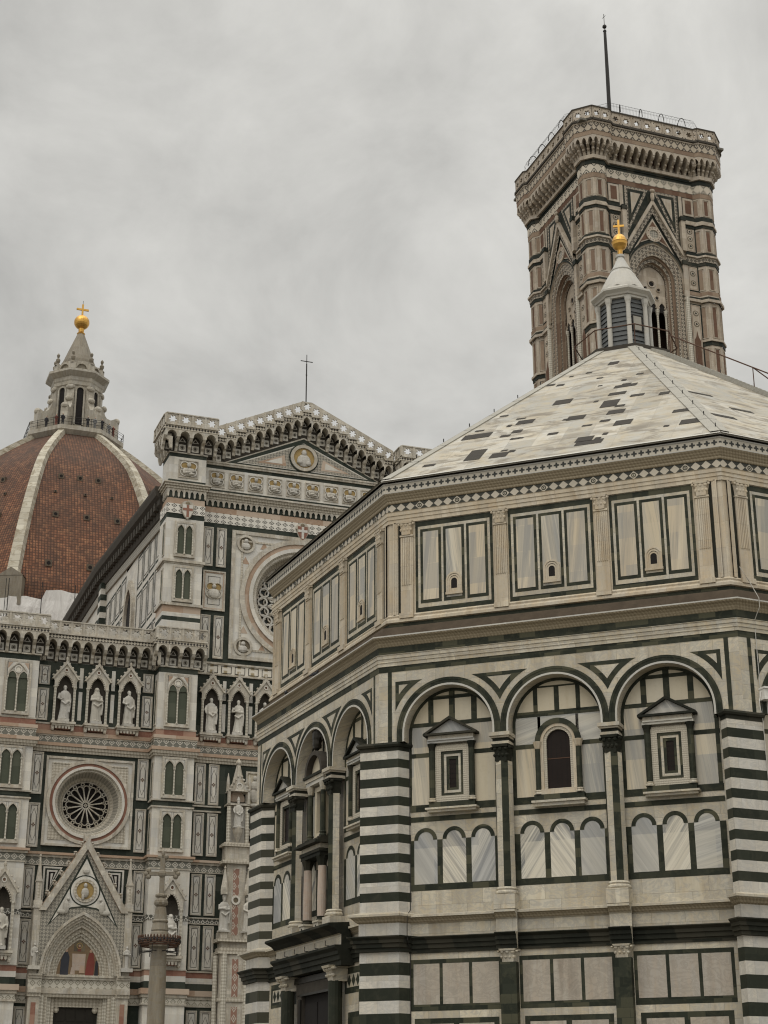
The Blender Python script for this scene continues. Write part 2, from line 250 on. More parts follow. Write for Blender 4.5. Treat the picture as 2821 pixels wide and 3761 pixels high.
# ---------------------------------------------------------------- mesh builder (u right, o outward, z up)
class MB:
    def __init__(s): s.v = []; s.f = []; s.m = []; s.s = []; s.uv = []; s.T = None
    def q(s, pts, m, sm=False, uv=None):
        b = len(s.v); pts = [tuple(p) for p in pts]
        us = uv or [(p[0]+0.7*p[1], p[2]+0.31*p[1]) for p in pts]
        if s.T: s.v += [s.T(*p) for p in pts]
        else: s.v += [(p[0], -p[1], p[2]) for p in pts]
        s.f.append(tuple(range(b, b+len(pts)))); s.m.append(m); s.s.append(sm); s.uv += us
    def sheet(s, poly, o, m): s.q([(p[0], o, p[1]) for p in poly], m)
    def rect(s, a, b, z0, z1, o, m): s.q([(a, o, z0), (b, o, z0), (b, o, z1), (a, o, z1)], m)
    def box(s, a, b, z0, z1, o0, o1, m, back=False, ms=None):
        n = ms or m
        s.q([(a, o1, z0), (b, o1, z0), (b, o1, z1), (a, o1, z1)], m)
        s.q([(a, o0, z0), (a, o1, z0), (a, o1, z1), (a, o0, z1)], n); s.q([(b, o1, z0), (b, o0, z0), (b, o0, z1), (b, o1, z1)], n)
        s.q([(a, o0, z1), (a, o1, z1), (b, o1, z1), (b, o0, z1)], n); s.q([(a, o1, z0), (a, o0, z0), (b, o0, z0), (b, o1, z0)], n)
        if back: s.q([(b, o0, z0), (a, o0, z0), (a, o0, z1), (b, o0, z1)], n)
    def frame(s, a, b, z0, z1, w, o, m, o0=None):
        for r in ((a, b, z1-w, z1), (a, b, z0, z0+w), (a, a+w, z0+w, z1-w), (b-w, b, z0+w, z1-w)):
            if o0 is None: s.rect(*r, o, m)
            else: s.box(*r, o0, o, m)
    def prism(s, poly, o0, o1, m, ms=None, back=False):
        s.sheet(poly, o1, m); k = len(poly)
        for i in range(k):
            p, q = poly[i], poly[(i+1) % k]; s.q([(p[0], o0, p[1]), (q[0], o0, q[1]), (q[0], o1, q[1]), (p[0], o1, p[1])], ms or m)
        if back: s.sheet(poly[::-1], o0, ms or m)
    def strip(s, A, B, o0, o1, m, mi=None, mo=None):   # flat band between two polylines, with inner/outer returns to o0
        for i in range(len(A)-1):
            a, b, c_, d_ = A[i], A[i+1], B[i+1], B[i]
            s.q([(a[0], o1, a[1]), (b[0], o1, b[1]), (c_[0], o1, c_[1]), (d_[0], o1, d_[1])], m)
            if mi: s.q([(a[0], o0, a[1]), (b[0], o0, b[1]), (b[0], o1, b[1]), (a[0], o1, a[1])], mi)
            if mo: s.q([(d_[0], o0, d_[1]), (c_[0], o0, c_[1]), (c_[0], o1, c_[1]), (d_[0], o1, d_[1])], mo)
    def ring(s, cu, cz, r0, r1, o0, o1, m, mi=None, mo=None, a0=0, a1=180, n=24):
        s.strip(arc(cu, cz, r0, a0, a1, n), arc(cu, cz, r1, a0, a1, n), o0, o1, m, mi, mo)
    def disc(s, cu, cz, r, o, m, n=24): s.sheet(arc(cu, cz, r, 0, 360, n)[:-1], o, m)
    def lathe(s, cu, oc, prof, m, n=10, a0=0, a1=360, sm=True, fac=None):
        k = n if a1-a0 >= 360 else n+1
        for (ra, za), (rb, zb) in zip(prof[:-1], prof[1:]):
            for i in range(n):
                t0, t1 = R_(a0+(a1-a0)*i/n), R_(a0+(a1-a0)*(i+1)/n)
                P = [(cu+ra*math.cos(t0), oc+ra*math.sin(t0), za), (cu+ra*math.cos(t1), oc+ra*math.sin(t1), za), (cu+rb*math.cos(t1), oc+rb*math.sin(t1), zb), (cu+rb*math.cos(t0), oc+rb*math.sin(t0), zb)]
                L0, L1 = t0*max(ra, rb), t1*max(ra, rb)
                s.q(P, fac[i % len(fac)] if fac else m, sm, [(L0, za), (L1, za), (L1, zb), (L0, zb)])
    def tube(s, path, r, m, n=6, taper=None):
        pts = [Vector(p) for p in path]; rings = []
        for i, p in enumerate(pts):
            t = (pts[min(i+1, len(pts)-1)]-pts[max(i-1, 0)]).normalized(); h = Vector((0, 0, 1)) if abs(t.z) < 0.9 else Vector((1, 0, 0))
            a = t.cross(h).normalized(); b = t.cross(a); r_ = r if not taper else r+(taper-r)*i/(len(pts)-1)
            rings.append([p+r_*(math.cos(2*math.pi*j/n)*a+math.sin(2*math.pi*j/n)*b) for j in range(n)])
        for A, B in zip(rings[:-1], rings[1:]):
            for j in range(n): s.q([A[j], A[(j+1) % n], B[(j+1) % n], B[j]], m, True)
        s.q(rings[0][::-1], m); s.q(rings[-1], m)
    def ball(s, c_, rad, m, n=10, k=7):
        rx, ry, rz = rad if isinstance(rad, tuple) else (rad,)*3
        P = [[(c_[0]+rx*math.sin(math.pi*i/k)*math.cos(2*math.pi*j/n), c_[1]+ry*math.sin(math.pi*i/k)*math.sin(2*math.pi*j/n), c_[2]+rz*math.cos(math.pi*i/k)) for j in range(n)] for i in range(k+1)]
        for i in range(k):
            for j in range(n):
                f = [P[i][j], P[i][(j+1) % n], P[i+1][(j+1) % n], P[i+1][j]]
                if i == 0: f = [f[0], f[2], f[3]]
                elif i == k-1: f = f[:3]
                s.q(f, m, True)
    def mould(s, a, b, prof, m, m0=0.0, m1=0.0, caps=True):   # profile [(o,z,(mat))] swept along u, ends mitred by m*o
        for p, q in zip(prof[:-1], prof[1:]):
            s.q([(a-m0*p[0], p[0], p[1]), (b+m1*p[0], p[0], p[1]), (b+m1*q[0], q[0], q[1]), (a-m0*q[0], q[0], q[1])], p[2] if len(p) > 2 else m)
        if caps:
            z0 = min(p[0] for p in prof); s.q([(a-m0*p[0], p[0], p[1]) for p in prof], m); s.q([(b+m1*p[0], p[0], p[1]) for p in prof][::-1], m)
    def build(s, name, parent=None, loc=None, rz=0.0):
        me = bpy.data.meshes.new(name); me.from_pydata(s.v, [], s.f); keys = sorted(set(s.m))
        for k in keys: me.materials.append(MATS[k])
        ix = {k: i for i, k in enumerate(keys)}
        me.polygons.foreach_set('material_index', [ix[k] for k in s.m]); me.polygons.foreach_set('use_smooth', s.s)
        uvl = me.uv_layers.new(name='UVMap'); uvl.data.foreach_set('uv', [x for p in s.uv for x in p]); me.update()
        return link(name, me, parent, loc, rz)
def link(name, me, parent=None, loc=None, rz=0.0):
    o = bpy.data.objects.new(name, me); col.objects.link(o); o.parent = parent
    if loc: o.location = loc
    o.rotation_euler = (0, 0, rz); return o
def copy(o, parent=None, loc=None, rz=None):      # an object with copies of its parts
    c_ = o.copy(); col.objects.link(c_); c_.parent = parent
    if loc is not None: c_.location = loc
    if rz is not None: c_.rotation_euler = (0, 0, rz)
    for ch in list(o.children): copy(ch, c_)
    return c_
def thing(o, label, cat, group=None, kind=None):
    o['label'] = label; o['category'] = cat
    if group: o['group'] = group
    if kind: o['kind'] = kind
    return o
def empty(name, loc=(0, 0, 0), rz=0.0):
    o = bpy.data.objects.new(name, None); col.objects.link(o); o.location = loc; o.rotation_euler = (0, 0, rz); return o
def arc(cu, cz, r, a0, a1, n): return [(cu+r*math.cos(R_(a0+(a1-a0)*i/n)), cz+r*math.sin(R_(a0+(a1-a0)*i/n))) for i in range(n+1)]
def parch(a, b, zs, h, n=8):      # pointed arch outline from (b,zs) over the apex to (a,zs)
    w_ = (b-a)/2; c_ = (a+b)/2; rad = (w_*w_+h*h)/(2*w_); th = math.asin(min(1, h/rad)) if h <= rad else math.pi-math.asin(h/rad)
    R1 = [(b-rad+rad*math.cos(th*i/n), zs+rad*math.sin(th*i/n)) for i in range(n+1)]
    return R1+[(2*c_-p[0], p[1]) for p in R1[-2::-1]]
def frm(org, ang):                # builder transform: local frame at org turned by ang about z (outward = local -y)
    ca, sa = math.cos(ang), math.sin(ang)
    return lambda u, o, z: (org[0]+u*ca+o*sa, org[1]+u*sa-o*ca, org[2]+z)
def arched(M, a, b, z0, z1, cu, zs, r, o, m, n=20):   # wall strip a..b, z0..z1 with a round-headed opening (open at the bottom)
    P = arc(cu, zs, r, 0, 180, n)
    if b > cu+r: M.rect(cu+r, b, z0, z1, o, m)
    if a < cu-r: M.rect(a, cu-r, z0, z1, o, m)
    for p, q in zip(P[:-1], P[1:]): M.q([(p[0], o, p[1]), (p[0], o, z1), (q[0], o, z1), (q[0], o, q[1])], m)
def holed(M, cu, cz, w_, h, rf, o0, o1, m, n=24, mi=None):  # pierced square panel, hole outline radius rf(angle)
    A = []; B = []
    for i in range(n+1):
        t = 2*math.pi*i/n+math.pi/4; c_, s_ = math.cos(t), math.sin(t); k = min(w_/2/max(abs(c_), 1e-6), h/2/max(abs(s_), 1e-6)); r = rf(t)
        A.append((cu+r*c_, cz+r*s_)); B.append((cu+k*c_, cz+k*s_))
    M.strip(A, B, o0, o1, m, mi or m); M.strip(A, B, o0, o0, m)
def star(r, lobes=6, deep=0.38): return lambda t: r*(1-deep+deep*abs(math.cos(lobes*t/2)))
def remesh(ob, vs):               # fuse a figure into one continuous skin
    md = ob.modifiers.new('skin', 'REMESH'); md.mode = 'VOXEL'; md.voxel_size = vs; md.use_smooth_shade = True
    dg = bpy.context.evaluated_depsgraph_get(); me = bpy.data.meshes.new_from_object(ob.evaluated_get(dg)); ob.modifiers.clear()
    mats = list(ob.data.materials); old = ob.data; ob.data = me
    uvl = me.uv_layers.new(name='UVMap') if not me.uv_layers else me.uv_layers[0]
    for lp in me.loops:
        c_ = me.vertices[lp.vertex_index].co; uvl.data[lp.index].uv = (c_.x+c_.y, c_.z)
    me.materials.clear()
    for k in mats: me.materials.append(k)
    bpy.data.meshes.remove(old)
# ================================================================ BAPTISTERY
RB, T22, DR = 14.9, math.tan(R_(22.5)), 0.45
HS = RB*T22; OA = -0.482; HA = 14.418*T22
bap = thing(empty('baptistery'), 'octagonal white and green marble baptistery with pyramid roof and small lantern', 'building')
def place(o, a, u=0.0, out=0.0, z=0.0):
    a = R_(a); n = Vector((math.cos(a), math.sin(a), 0)); t = Vector((-math.sin(a), math.cos(a), 0))
    o.location = n*(RB+out)+t*u+Vector((0, 0, z)); o.rotation_euler = (0, 0, a+math.pi/2); o.parent = o.parent or bap; return o
BAYS = (-3.68, 0.0, 3.68)
STK = {-3.68: ('S1', 'S7', 'S2', 'S3', 'S3', 'S3', 'BG'), 0.0: ('S6', 'S7', 'S1', 'S4', 'S4', 'S3', 'S3'), 3.68: ('S1', 'S6', 'S4', 'S3', 'S3', 'S3', 'S3')}
# ---- upper wall with recessed bays and spandrels
M = MB(); ZS, RI = 14.40, 1.58
for c, a, b in ((-3.68, -5.48, -1.84), (0, -1.84, 1.84), (3.68, 1.84, 5.48)): arched(M, a, b, 14.14, 16.62, c, ZS, RI, 0, 'W')
for sg in (-1, 1):
    M.rect(*sorted((sg*5.48, sg*HS)), 14.1, 16.62, 0, 'W'); M.rect(*sorted((sg*5.70, sg*5.845)), 14.15, 16.62, .006, 'GR')
def spand(cl, cr, m, r, zt, o, mid):   # curved triangle between two arches (mid is the tip's u)
    x = math.sqrt(r*r-(zt-ZS)**2); L = []; Rr = []
    for cc, sg, out in ((cl, 1, L), (cr, -1, Rr)):
        if cc is None: continue
        a0 = math.asin((zt-ZS)/r); a1 = math.acos(min(1, abs(mid-cc)/r)); out += [(cc+sg*r*math.cos(a0+(a1-a0)*i/8), ZS+r*math.sin(a0+(a1-a0)*i/8)) for i in range(9)]
    poly = (L or [(mid, zt)])+((Rr[::-1]) if Rr else [(mid, zt)]); M.sheet(poly, o, m)
for sg in (-1, 1):
    l, r_ = sorted((0, sg*3.68)); spand(l, r_, 'GR', 2.04, 16.25, .006, sg*1.84); spand(l, r_, 'W', 2.22, 16.11, .012, sg*1.84)
    e_ = (3.68, None) if sg > 0 else (None, -3.68); spand(*e_, 'GR', 2.06, 16.25, .006, sg*5.57); spand(*e_, 'W', 2.24, 16.12, .012, sg*5.44)
M.rect(-5.6, 5.6, 8.3, 16.35, -DR, 'W'); o1, o2, o3 = -DR+.006, -DR+.012, -DR+.018
for c in BAYS:
    st = STK[c]; mid = c == 0
    M.rect(c-1.62, c+1.62, 14.75, 16.3, o1, 'BG')
    for z0, z1 in ((11.80, 12.03), (11.46, 11.63), (13.63, 13.78), (14.68, 14.82) if not mid else (14.69, 14.87)): M.rect(c-1.62, c+1.62, z0, z1, o2, 'GR')
    M.rect(c-1.62, c+1.62, 15.60, 15.73, o2, 'GR') if not mid else M.rect(c-1.4, c+1.4, 15.66, 15.72, o2, 'GR')
    for a, b in (((-.86, -.67), (-.11, .10), (.68, .88)) if not mid else ((-.82, -.67), (-.10, .07), (.64, .79))): M.rect(c+a, c+b, 14.80, 15.70, o2, 'GR')
    if not mid: M.rect(c-.11, c+.10, 15.7, 16.2, o2, 'GR')
    for sg, k in ((-1, 5), (1, 6)):
        a, b = sorted((c+sg*.60, c+sg*1.47)); M.rect(a, b, 12.03, 13.63, o1, st[k]); M.rect(a, b, 13.78, 14.68, o1, st[3 if sg < 0 else 4])
        a, b = sorted((c+sg*1.47, c+sg*1.60)); M.rect(a, b, 11.80, 14.80, o3, 'GR'); M.rect(a, b, 9.20, 10.85, o3, 'GR')
    if mid: M.rect(c-.7, c+.7, 13.9, 14.69, o1, 'S4')
    M.rect(c-1.52, c+1.52, 9.20, 10.85, o1, 'GR')
    for k, x in enumerate((-1.0, 0.0, 1.0)):
        x += c; M.rect(x-.405, x+.405, 9.41, 10.85, o2, st[k]); M.sheet(arc(x, 10.85, .268, 0, 180, 14), o2, st[k]); M.ring(x, 10.85, .268, .405, o2, o3, 'GR', n=14)
wall0 = M.build('wall'); wall0.parent = bap
# ---- lower wall with plain panels
def lower(portal):
    M = MB(); ol = -.40
    M.rect(-5.6, 5.6, -.2, 7.4, ol, 'W')
    for c in BAYS:
        if portal:
            if c == 0: continue
            for sg in (-1, 1):
                u = c-sg*0.0
            a, b = c-1.35, c+1.35
            M.rect(a, b, 6.22, 7.08, ol+.006, 'GR'); M.rect(a+.2, b-.2, 6.42, 6.86, ol+.012, 'W')
            for i in range(6):
                x = a+.42+i*.375; M.sheet([(x-.17, 6.64), (x, 6.43), (x+.17, 6.64), (x, 6.85)], ol+.018, 'GP')
            M.rect(c-.12, c+.12, 5.6, 6.22, ol+.006, 'GR'); M.rect(a+.3, b-.3, 5.05, 5.6, ol+.006, 'GR'); M.rect(a+.3, a+.5, 1, 5.05, ol+.006, 'GR'); M.rect(b-.5, b-.3, 1, 5.05, ol+.006, 'GR')
        else:
            M.rect(c-1.55, c+1.55, 5.40, 7.0, ol+.006, 'GR')
            for x in (-1.0, 0, 1.0): M.rect(c+x-.445, c+x+.445, 5.60, 6.86, ol+.012, 'BL')
            M.rect(c-1.42, c+1.42, 1.2, 5.17, ol+.006, 'GR')
            for x in (-.67, .67): M.rect(c+x-.58, c+x+.58, 1.4, 5.0, ol+.012, 'BL')
    M.box(-5.6, 5.6, 0, .5, ol, .1, 'W')
    return M.build('lower_wall', bap)
low0 = lower(False); lowP = lower(True)
# ---- string course (white cornice, frieze, dark architrave) with breaks over the supports
def string(breaks, name='string_course'):
    M = MB(); P = lambda s: [(-DR+s+.02, 7.20, 'GD'), (-DR+s+.10, 7.20, 'GD'), (-DR+s+.10, 7.33, 'GD'), (-DR+s+.15, 7.34, 'GD'), (-DR+s+.15, 7.48, 'GD'), (-DR+s+.20, 7.49, 'GD'), (-DR+s+.20, 7.60, 'GD'), (-DR+s+.30, 7.68, 'GD'), (-DR+s+.30, 7.71, 'GD'), (-DR+s+.05, 7.72, 'W'), (-DR+s+.05, 8.13, 'W'), (-DR+s+.12, 8.17, 'CV'), (-DR+s+.22, 8.30, 'CV'), (-DR+s+.30, 8.33, 'W'), (-DR+s+.30, 8.40, 'W'), (-DR+s, 8.46)]
    M.mould(-5.35, 5.35, P(0), 'W', caps=False)
    for a, b, s in breaks: M.mould(a, b, P(s), 'W')
    return M.build(name, bap)
str0 = string([(-2.2, -1.5, .30), (1.5, 2.2, .30)]); strP = string([])
# ---- archivolt
M = MB()
leg = lambda r: [(r, 14.14)]+arc(0, ZS, r, 0, 180, 28)+[(-r, 14.14)]
M.strip(leg(1.63), leg(1.69), 0, .045, 'GR', 'GR'); M.strip(leg(1.69), leg(1.755), 0, .03, 'GR', 'GR'); M.strip(leg(1.755), leg(1.838), 0, .042, 'GR', 'GR', 'GR')
M.strip(leg(1.56), leg(1.63), 0, .05, 'LW', None, 'LW'); M.strip(leg(1.56), leg(1.565), -DR, .05, 'W', 'W'); M.strip(leg(1.46), leg(1.57), -DR, -DR+.03, 'GR', 'GR')
arch0 = M.build('arch', bap)
# ---- engaged column with capital and base
def capital(M, w_, z0, z1, o0, m, base=.0, dep=None):   # leafy capital: flaring block with curled leaf tips
    dep = dep or w_; h = z1-z0
    for k, (f0, f1, a, b) in enumerate(((.80, .86, 0, .42), (.86, 1.0, .42, .80), (1.12, 1.16, .84, 1.0))):
        for i in range(1):
            u0_, u1_, d0, d1 = w_/2*f0, w_/2*f1, dep*f0, dep*f1; za, zb = z0+h*a, z0+h*b
            B = [(-u0_, o0, za), (-u0_*.72, o0+d0, za), (u0_*.72, o0+d0, za), (u0_, o0, za)]; Tt = [(-u1_, o0, zb), (-u1_*.8, o0+d1, zb), (u1_*.8, o0+d1, zb), (u1_, o0, zb)]
            for p in range(3): M.q([B[p], B[p+1], Tt[p+1], Tt[p]], m)
            M.q(Tt, m); M.q(B[::-1], m)
    for row, (zz, k, rr_) in enumerate(((z0+h*.38, 4, .14), (z0+h*.74, 3, .17))):
        for i in range(k):
            x = (i-(k-1)/2)*w_*.88/k; M.ball((x, o0+dep*(.80+.1*row), zz), (w_*.44/k, dep*rr_*1.3, h*.13), m, 6, 4)
    for sg in (-1, 1): M.ball((sg*w_*.50, o0+dep*.86, z0+h*.80), (w_*.09, dep*.2, h*.10), m, 6, 4)
def capmesh(name, w_, z0, z1, o0, m, dep=None, parent=None):
    M = MB(); capital(M, w_, z0, z1, o0, m, dep=dep); return M.build(name, parent)
M = MB(); FAC = 0
M.lathe(0, -.22, [(.30, 8.93), (.30, 13.2)], 'W', 4, 0, 180, False, ['W', 'GR', 'W', 'GR'])
colm = M.build('half_column', bap)
capmesh('capital', .62, 13.18, 13.74, -.30, 'GD', .44, colm)
M = MB(); M.box(-.36, .36, 14.02, 14.14, -DR, .22, 'W'); M.box(-.31, .31, 13.96, 14.02, -DR, .16, 'W'); M.box(-.27, .27, 13.85, 13.96, -DR, .09, 'GD'); M.box(-.30, .30, 13.74, 13.85, -DR, .12, 'W'); M.build('impost', colm)
M = MB(); M.lathe(0, -.22, [(.34, 8.88), (.38, 8.92), (.38, 8.97), (.33, 9.02), (.36, 9.06), (.31, 9.12)], 'W', 10, -20, 200); M.box(-.36, .36, 8.42, 8.88, -DR, .14, 'W'); M.build('pedestal', colm)
# ---- lower pilaster
M = MB(); M.box(-.265, .265, 0, 6.80, -DR, -.10, 'GR'); pil = M.build('lower_pilaster', bap); capmesh('capital', .60, 6.80, 7.20, -.40, 'W', .36, pil)
# ---- corner pier of alternating courses
def pier():
    M = MB(); M.T = lambda x, y, z: (x, y, z)
    def ring(e):
        Rv = (RB+e)/math.cos(R_(22.5)); out = []
        for sg in (1, -1):
            n = (math.cos(R_(22.5)), sg*math.sin(R_(22.5))); t = (-sg*math.sin(R_(22.5)), math.cos(R_(22.5))*1.0 if sg > 0 else -math.cos(R_(22.5)))
            L = .69+e*.42+T22*e; P1 = (Rv+L*t[0], L*t[1]); dd = DR+.1+e; P2 = (P1[0]+dd*.62*t[0]-dd*n[0], P1[1]+dd*.62*t[1]-dd*n[1]); out.append((P1, P2))
        return [out[1][1], out[1][0], (Rv, 0), out[0][0], out[0][1]]
    def seg(e0, z0, e1, z1, m):
        A, B = ring(e0), ring(e1); s_ = 0
        for i in range(4):
            ln = math.dist(A[i], A[i+1]); M.q([(*A[i], z0), (*A[i+1], z0), (*B[i+1], z1), (*B[i], z1)], m, False, [(s_, z0), (s_+ln, z0), (s_+ln, z1), (s_, z1)]); s_ += ln
    def cap(e, z, m): M.q([(*p, z) for p in ring(e)], m)
    z, k = 0.5, 0
    seg(.12, 0, .12, .5, 'WP'); cap(.12, .5, 'WP')
    B = [.5, .98, 1.38, 1.77, 2.17, 2.56, 2.96, 3.35, 3.75, 4.14, 4.54, 4.93, 5.33, 5.72, 6.12, 6.51, 6.91, 7.24]
    for i in range(len(B)-1): seg(0, B[i], 0, B[i+1], 'WP' if (len(B)-i) % 2 == 0 else 'GP')
    for p, q in zip(*(lambda P: (P[:-1], P[1:]))([(.03, 7.24), (.10, 7.25), (.10, 7.36), (.15, 7.38), (.15, 7.50), (.2, 7.52), (.2, 7.62), (.28, 7.70), (.28, 7.74), (.02, 7.75)])): seg(*p, *q, 'GD')
    seg(.02, 7.75, .02, 8.16, 'WP')
    for p, q, m in (((.02, 8.16), (.08, 8.20), 'CV'), ((.08, 8.20), (.2, 8.34), 'CV'), ((.2, 8.34), (.27, 8.36), 'W'), ((.27, 8.36), (.27, 8.43), 'W'), ((.27, 8.43), (0, 8.52), 'W')): seg(*p, *q, m)
    B = [8.50, 8.85, 9.15, 9.48, 9.79, 10.11, 10.41, 10.76, 11.06, 11.37, 11.67, 12.0, 12.31, 12.64, 12.95, 13.28, 13.58, 13.86]
    for i in range(len(B)-1): seg(0, B[i], 0, B[i+1], 'WP' if i % 2 == 0 else 'GP')
    seg(.01, 13.86, .01, 13.98, 'GD')
    for p, q in (((.01, 13.98), (.07, 14.0)), ((.07, 14.0), (.10, 14.07)), ((.10, 14.07), (.07, 14.14)), ((.07, 14.14), (0, 14.16))): seg(*p, *q, 'GD')
    return M.build('striped_pier', bap)
pier0 = pier()
# ---- windows of the upper bays
def pedwin(half, open_w, rings):
    M = MB(); b0 = -DR
    M.frame(-.59, .59, 12.07, 13.97, .20, b0+.12, 'CX', b0); w0 = M.build('window', bap)
    M = MB(); x = .39; zb, zt = 12.27, 13.77
    for k, m in enumerate(rings):
        wd = (.39-open_w)/len(rings); M.frame(-x, x, zb, zt, wd, b0+.09-.02*k, m); x -= wd; zb += wd; zt -= wd
    M.build('inner_frame', w0)
    M = MB(); M.rect(-x, x, zb, zt, b0+.012+.006, 'GLS')
    for i in range(1, 6): M.rect(-x, x, zb+(zt-zb)*i/6-.008, zb+(zt-zb)*i/6+.008, b0+.026, 'BK')
    M.build('pane', w0)
    for sg in (-1, 1):
        M = MB(); M.lathe(sg*.70, b0+.13, [(.105, 12.20), (.105, 13.80)], 'GR', 10); M.lathe(sg*.70, b0+.13, [(.14, 12.06), (.15, 12.10), (.12, 12.14), (.13, 12.18), (.105, 12.20)], 'W', 10); M.lathe(sg*.70, b0+.13, [(.105, 13.80), (.12, 13.9), (.16, 14.02), (.16, 14.04)], 'GD', 8); M.build('colonnette', w0)
    M = MB(); M.box(-.84, .84, 14.04, 14.12, b0, b0+.24, 'S4'); M.box(-.81, .81, 14.12, 14.17, b0, b0+.28, 'S4'); M.box(-.80, .80, 14.17, 14.29, b0, b0+.24, 'W'); M.box(-.95, .95, 14.29, 14.36, b0, b0+.36, 'GD'); M.prism([(-.80, 14.36), (.80, 14.36), (0, 14.82)], b0, b0+.22, 'S1')
    M.prism([(-.95, 14.36), (-.82, 14.36), (0, 14.82), (.82, 14.36), (.95, 14.36), (0, 14.92)], b0, b0+.36, 'GD'); M.build('pediment', w0)
    M = MB(); M.box(-.80, .80, 11.87, 12.06, b0, b0+.20, 'GR'); M.box(-.90, .90, 11.80, 11.86, b0, b0+.34, 'W'); M.box(-.84, .84, 11.72, 11.80, b0, b0+.26, 'W'); M.build('sill', w0)
    return w0
winA = pedwin(.6, .125, ['GR', 'W', 'GR']); winB = pedwin(.6, .29, ['GR'])
def archwin():
    M = MB(); b0 = -DR; zs = 13.79
    og = lambda r, zb: [(r, zb)]+arc(0, zs, r, 0, 180, 20)+[(-r, zb)]
    M.strip(og(.40, 12.22), og(.50, 12.22), b0+.02, b0+.10, 'CX', 'CX'); M.strip(og(.50, 12.22), og(.60, 12.22), b0, b0+.14, 'WA', 'WA', 'WA'); w0 = M.build('window', bap)
    M = MB(); M.strip(arc(0, zs, .60, 0, 180, 20), arc(0, zs, .77, 0, 180, 20), b0, b0+.17, 'GR', 'GR', 'GR'); M.build('archivolt', w0)
    for sg in (-1, 1):
        M = MB(); M.lathe(sg*.69, b0+.12, [(.095, 12.2), (.095, 13.56)], 'GR', 10); M.lathe(sg*.69, b0+.12, [(.14, 12.06), (.14, 12.1), (.11, 12.13), (.13, 12.17), (.1, 12.2)], 'W', 10); M.lathe(sg*.69, b0+.12, [(.09, 13.56), (.11, 13.6), (.16, 13.78), (.16, 13.8)], 'WA', 8); M.build('colonnette', w0)
    M = MB(); M.sheet([(.41, 12.2)]+arc(0, zs, .41, 0, 180, 20)+[(-.41, 12.2)], b0+.02, 'GLS'); M.rect(-.41, .41, 13.22, 13.25, b0+.03, 'RU')
    for i in range(1, 5): M.rect(-.41+.164*i-.006, -.41+.164*i+.006, 12.2, 14.1, b0+.026, 'BK')
    M.build('pane', w0)
    M = MB(); M.box(-.60, .60, 12.05, 12.22, b0, b0+.2, 'WA'); M.box(-.84, .84, 11.85, 12.05, b0, b0+.20, 'GR'); M.box(-.90, .90, 11.77, 11.84, b0, b0+.34, 'W'); M.box(-.84, .84, 11.66, 11.77, b0, b0+.26, 'W'); M.build('sill', w0)
    return w0
winM = archwin()
# ---- main cornice
M = MB(); g_ = [(.004, 16.6, 'GR'), (.008, 16.81, 'W'), (.03, 16.81, 'W'), (.03, 16.93, 'W'), (.055, 16.94, 'W'), (.055, 17.06, 'W'), (.08, 17.07, 'W'), (.08, 17.19, 'W'), (.105, 17.2, 'W'), (.105, 17.215, 'W'), (.02, 17.22, 'GR'), (.02, 17.505, 'CV'), (.05, 17.53, 'CV'), (.07, 17.58, 'CV'), (.12, 17.66, 'CV'), (.20, 17.73, 'CV'), (.265, 17.765, 'CV'), (.283, 17.80, 'LW'), (.283, 17.845, 'LG'), (-.02, 17.92, 'LG'), (-.02, 18.08, 'LG'), (-.16, 18.10, 'LG'), (-.16, 18.26, 'LG'), (-.40, 18.30, 'GR'), (OA+.03, 18.30, 'GR'), (OA+.03, 18.48, 'WA'), (OA+.12, 18.50, 'WA'), (OA+.12, 18.60, 'WA'), (OA+.05, 18.68, 'WA'), (OA+.07, 18.74, 'WA'), (OA+.02, 18.80, 'WA'), (OA, 18.80)]
M.mould(-HS, HS, g_, 'W', T22, T22, False); corn0 = M.build('cornice', bap)
# ---- attic wall
M = MB(); M.rect(-HA, HA, 18.6, 22.66, OA, 'WA')
a1_, a2_, a3_ = OA+.006, OA+.012, OA+.018
for c, hw in ((-3.53, 1.44), (0, 1.52), (3.53, 1.44)):
    M.rect(c-hw, c+hw, 18.81, 22.20, a1_, 'GR'); M.rect(c-hw+.10, c+hw-.10, 18.97, 22.0, a2_, 'W')
    wp = (2*hw-.38-.16)/3
    for k in range(3):
        u = c-hw+.19+k*(wp+.08); M.rect(u, u+wp, 19.12, 21.89, a3_, 'GR'); M.rect(u+.10, u+wp-.10, 19.24, 21.78, a3_+.006, 'S5' if k != 1 else 'S3')
for sg in (-1, 1):
    M.rect(*sorted((sg*5.50, sg*5.62)), 18.8, 22.2, a1_, 'GD')
    for k in range(3): M.box(*sorted((sg*(5.64+.06*k), sg*5.80)), 18.8, 22.25, OA, OA+.03+.02*k, 'WA')
attic0 = M.build('attic_wall', bap)
M = MB(); P = [(OA+.05, 22.22, 'WA'), (OA+.05, 22.36, 'WA'), (OA+.075, 22.37, 'WA'), (OA+.075, 22.5, 'WA'), (OA+.10, 22.51, 'WA'), (OA+.10, 22.64, 'WA'), (OA+.12, 22.66, 'WA'), (OA+.02, 22.665, 'LD'), (OA+.02, 22.99, 'CV'), (OA+.06, 23.0, 'CV'), (OA+.08, 23.08, 'CV'), (OA+.15, 23.18, 'CV'), (OA+.22, 23.28, 'CV'), (OA+.262, 23.33, 'LW'), (OA+.262, 23.36, 'QF'), (OA+.262, 23.64, 'LW'), (OA+.29, 23.66, 'LW'), (OA+.29, 23.70, 'DKC'), (OA+.16, 23.71, 'DKC'), (OA+.16, 23.82)]
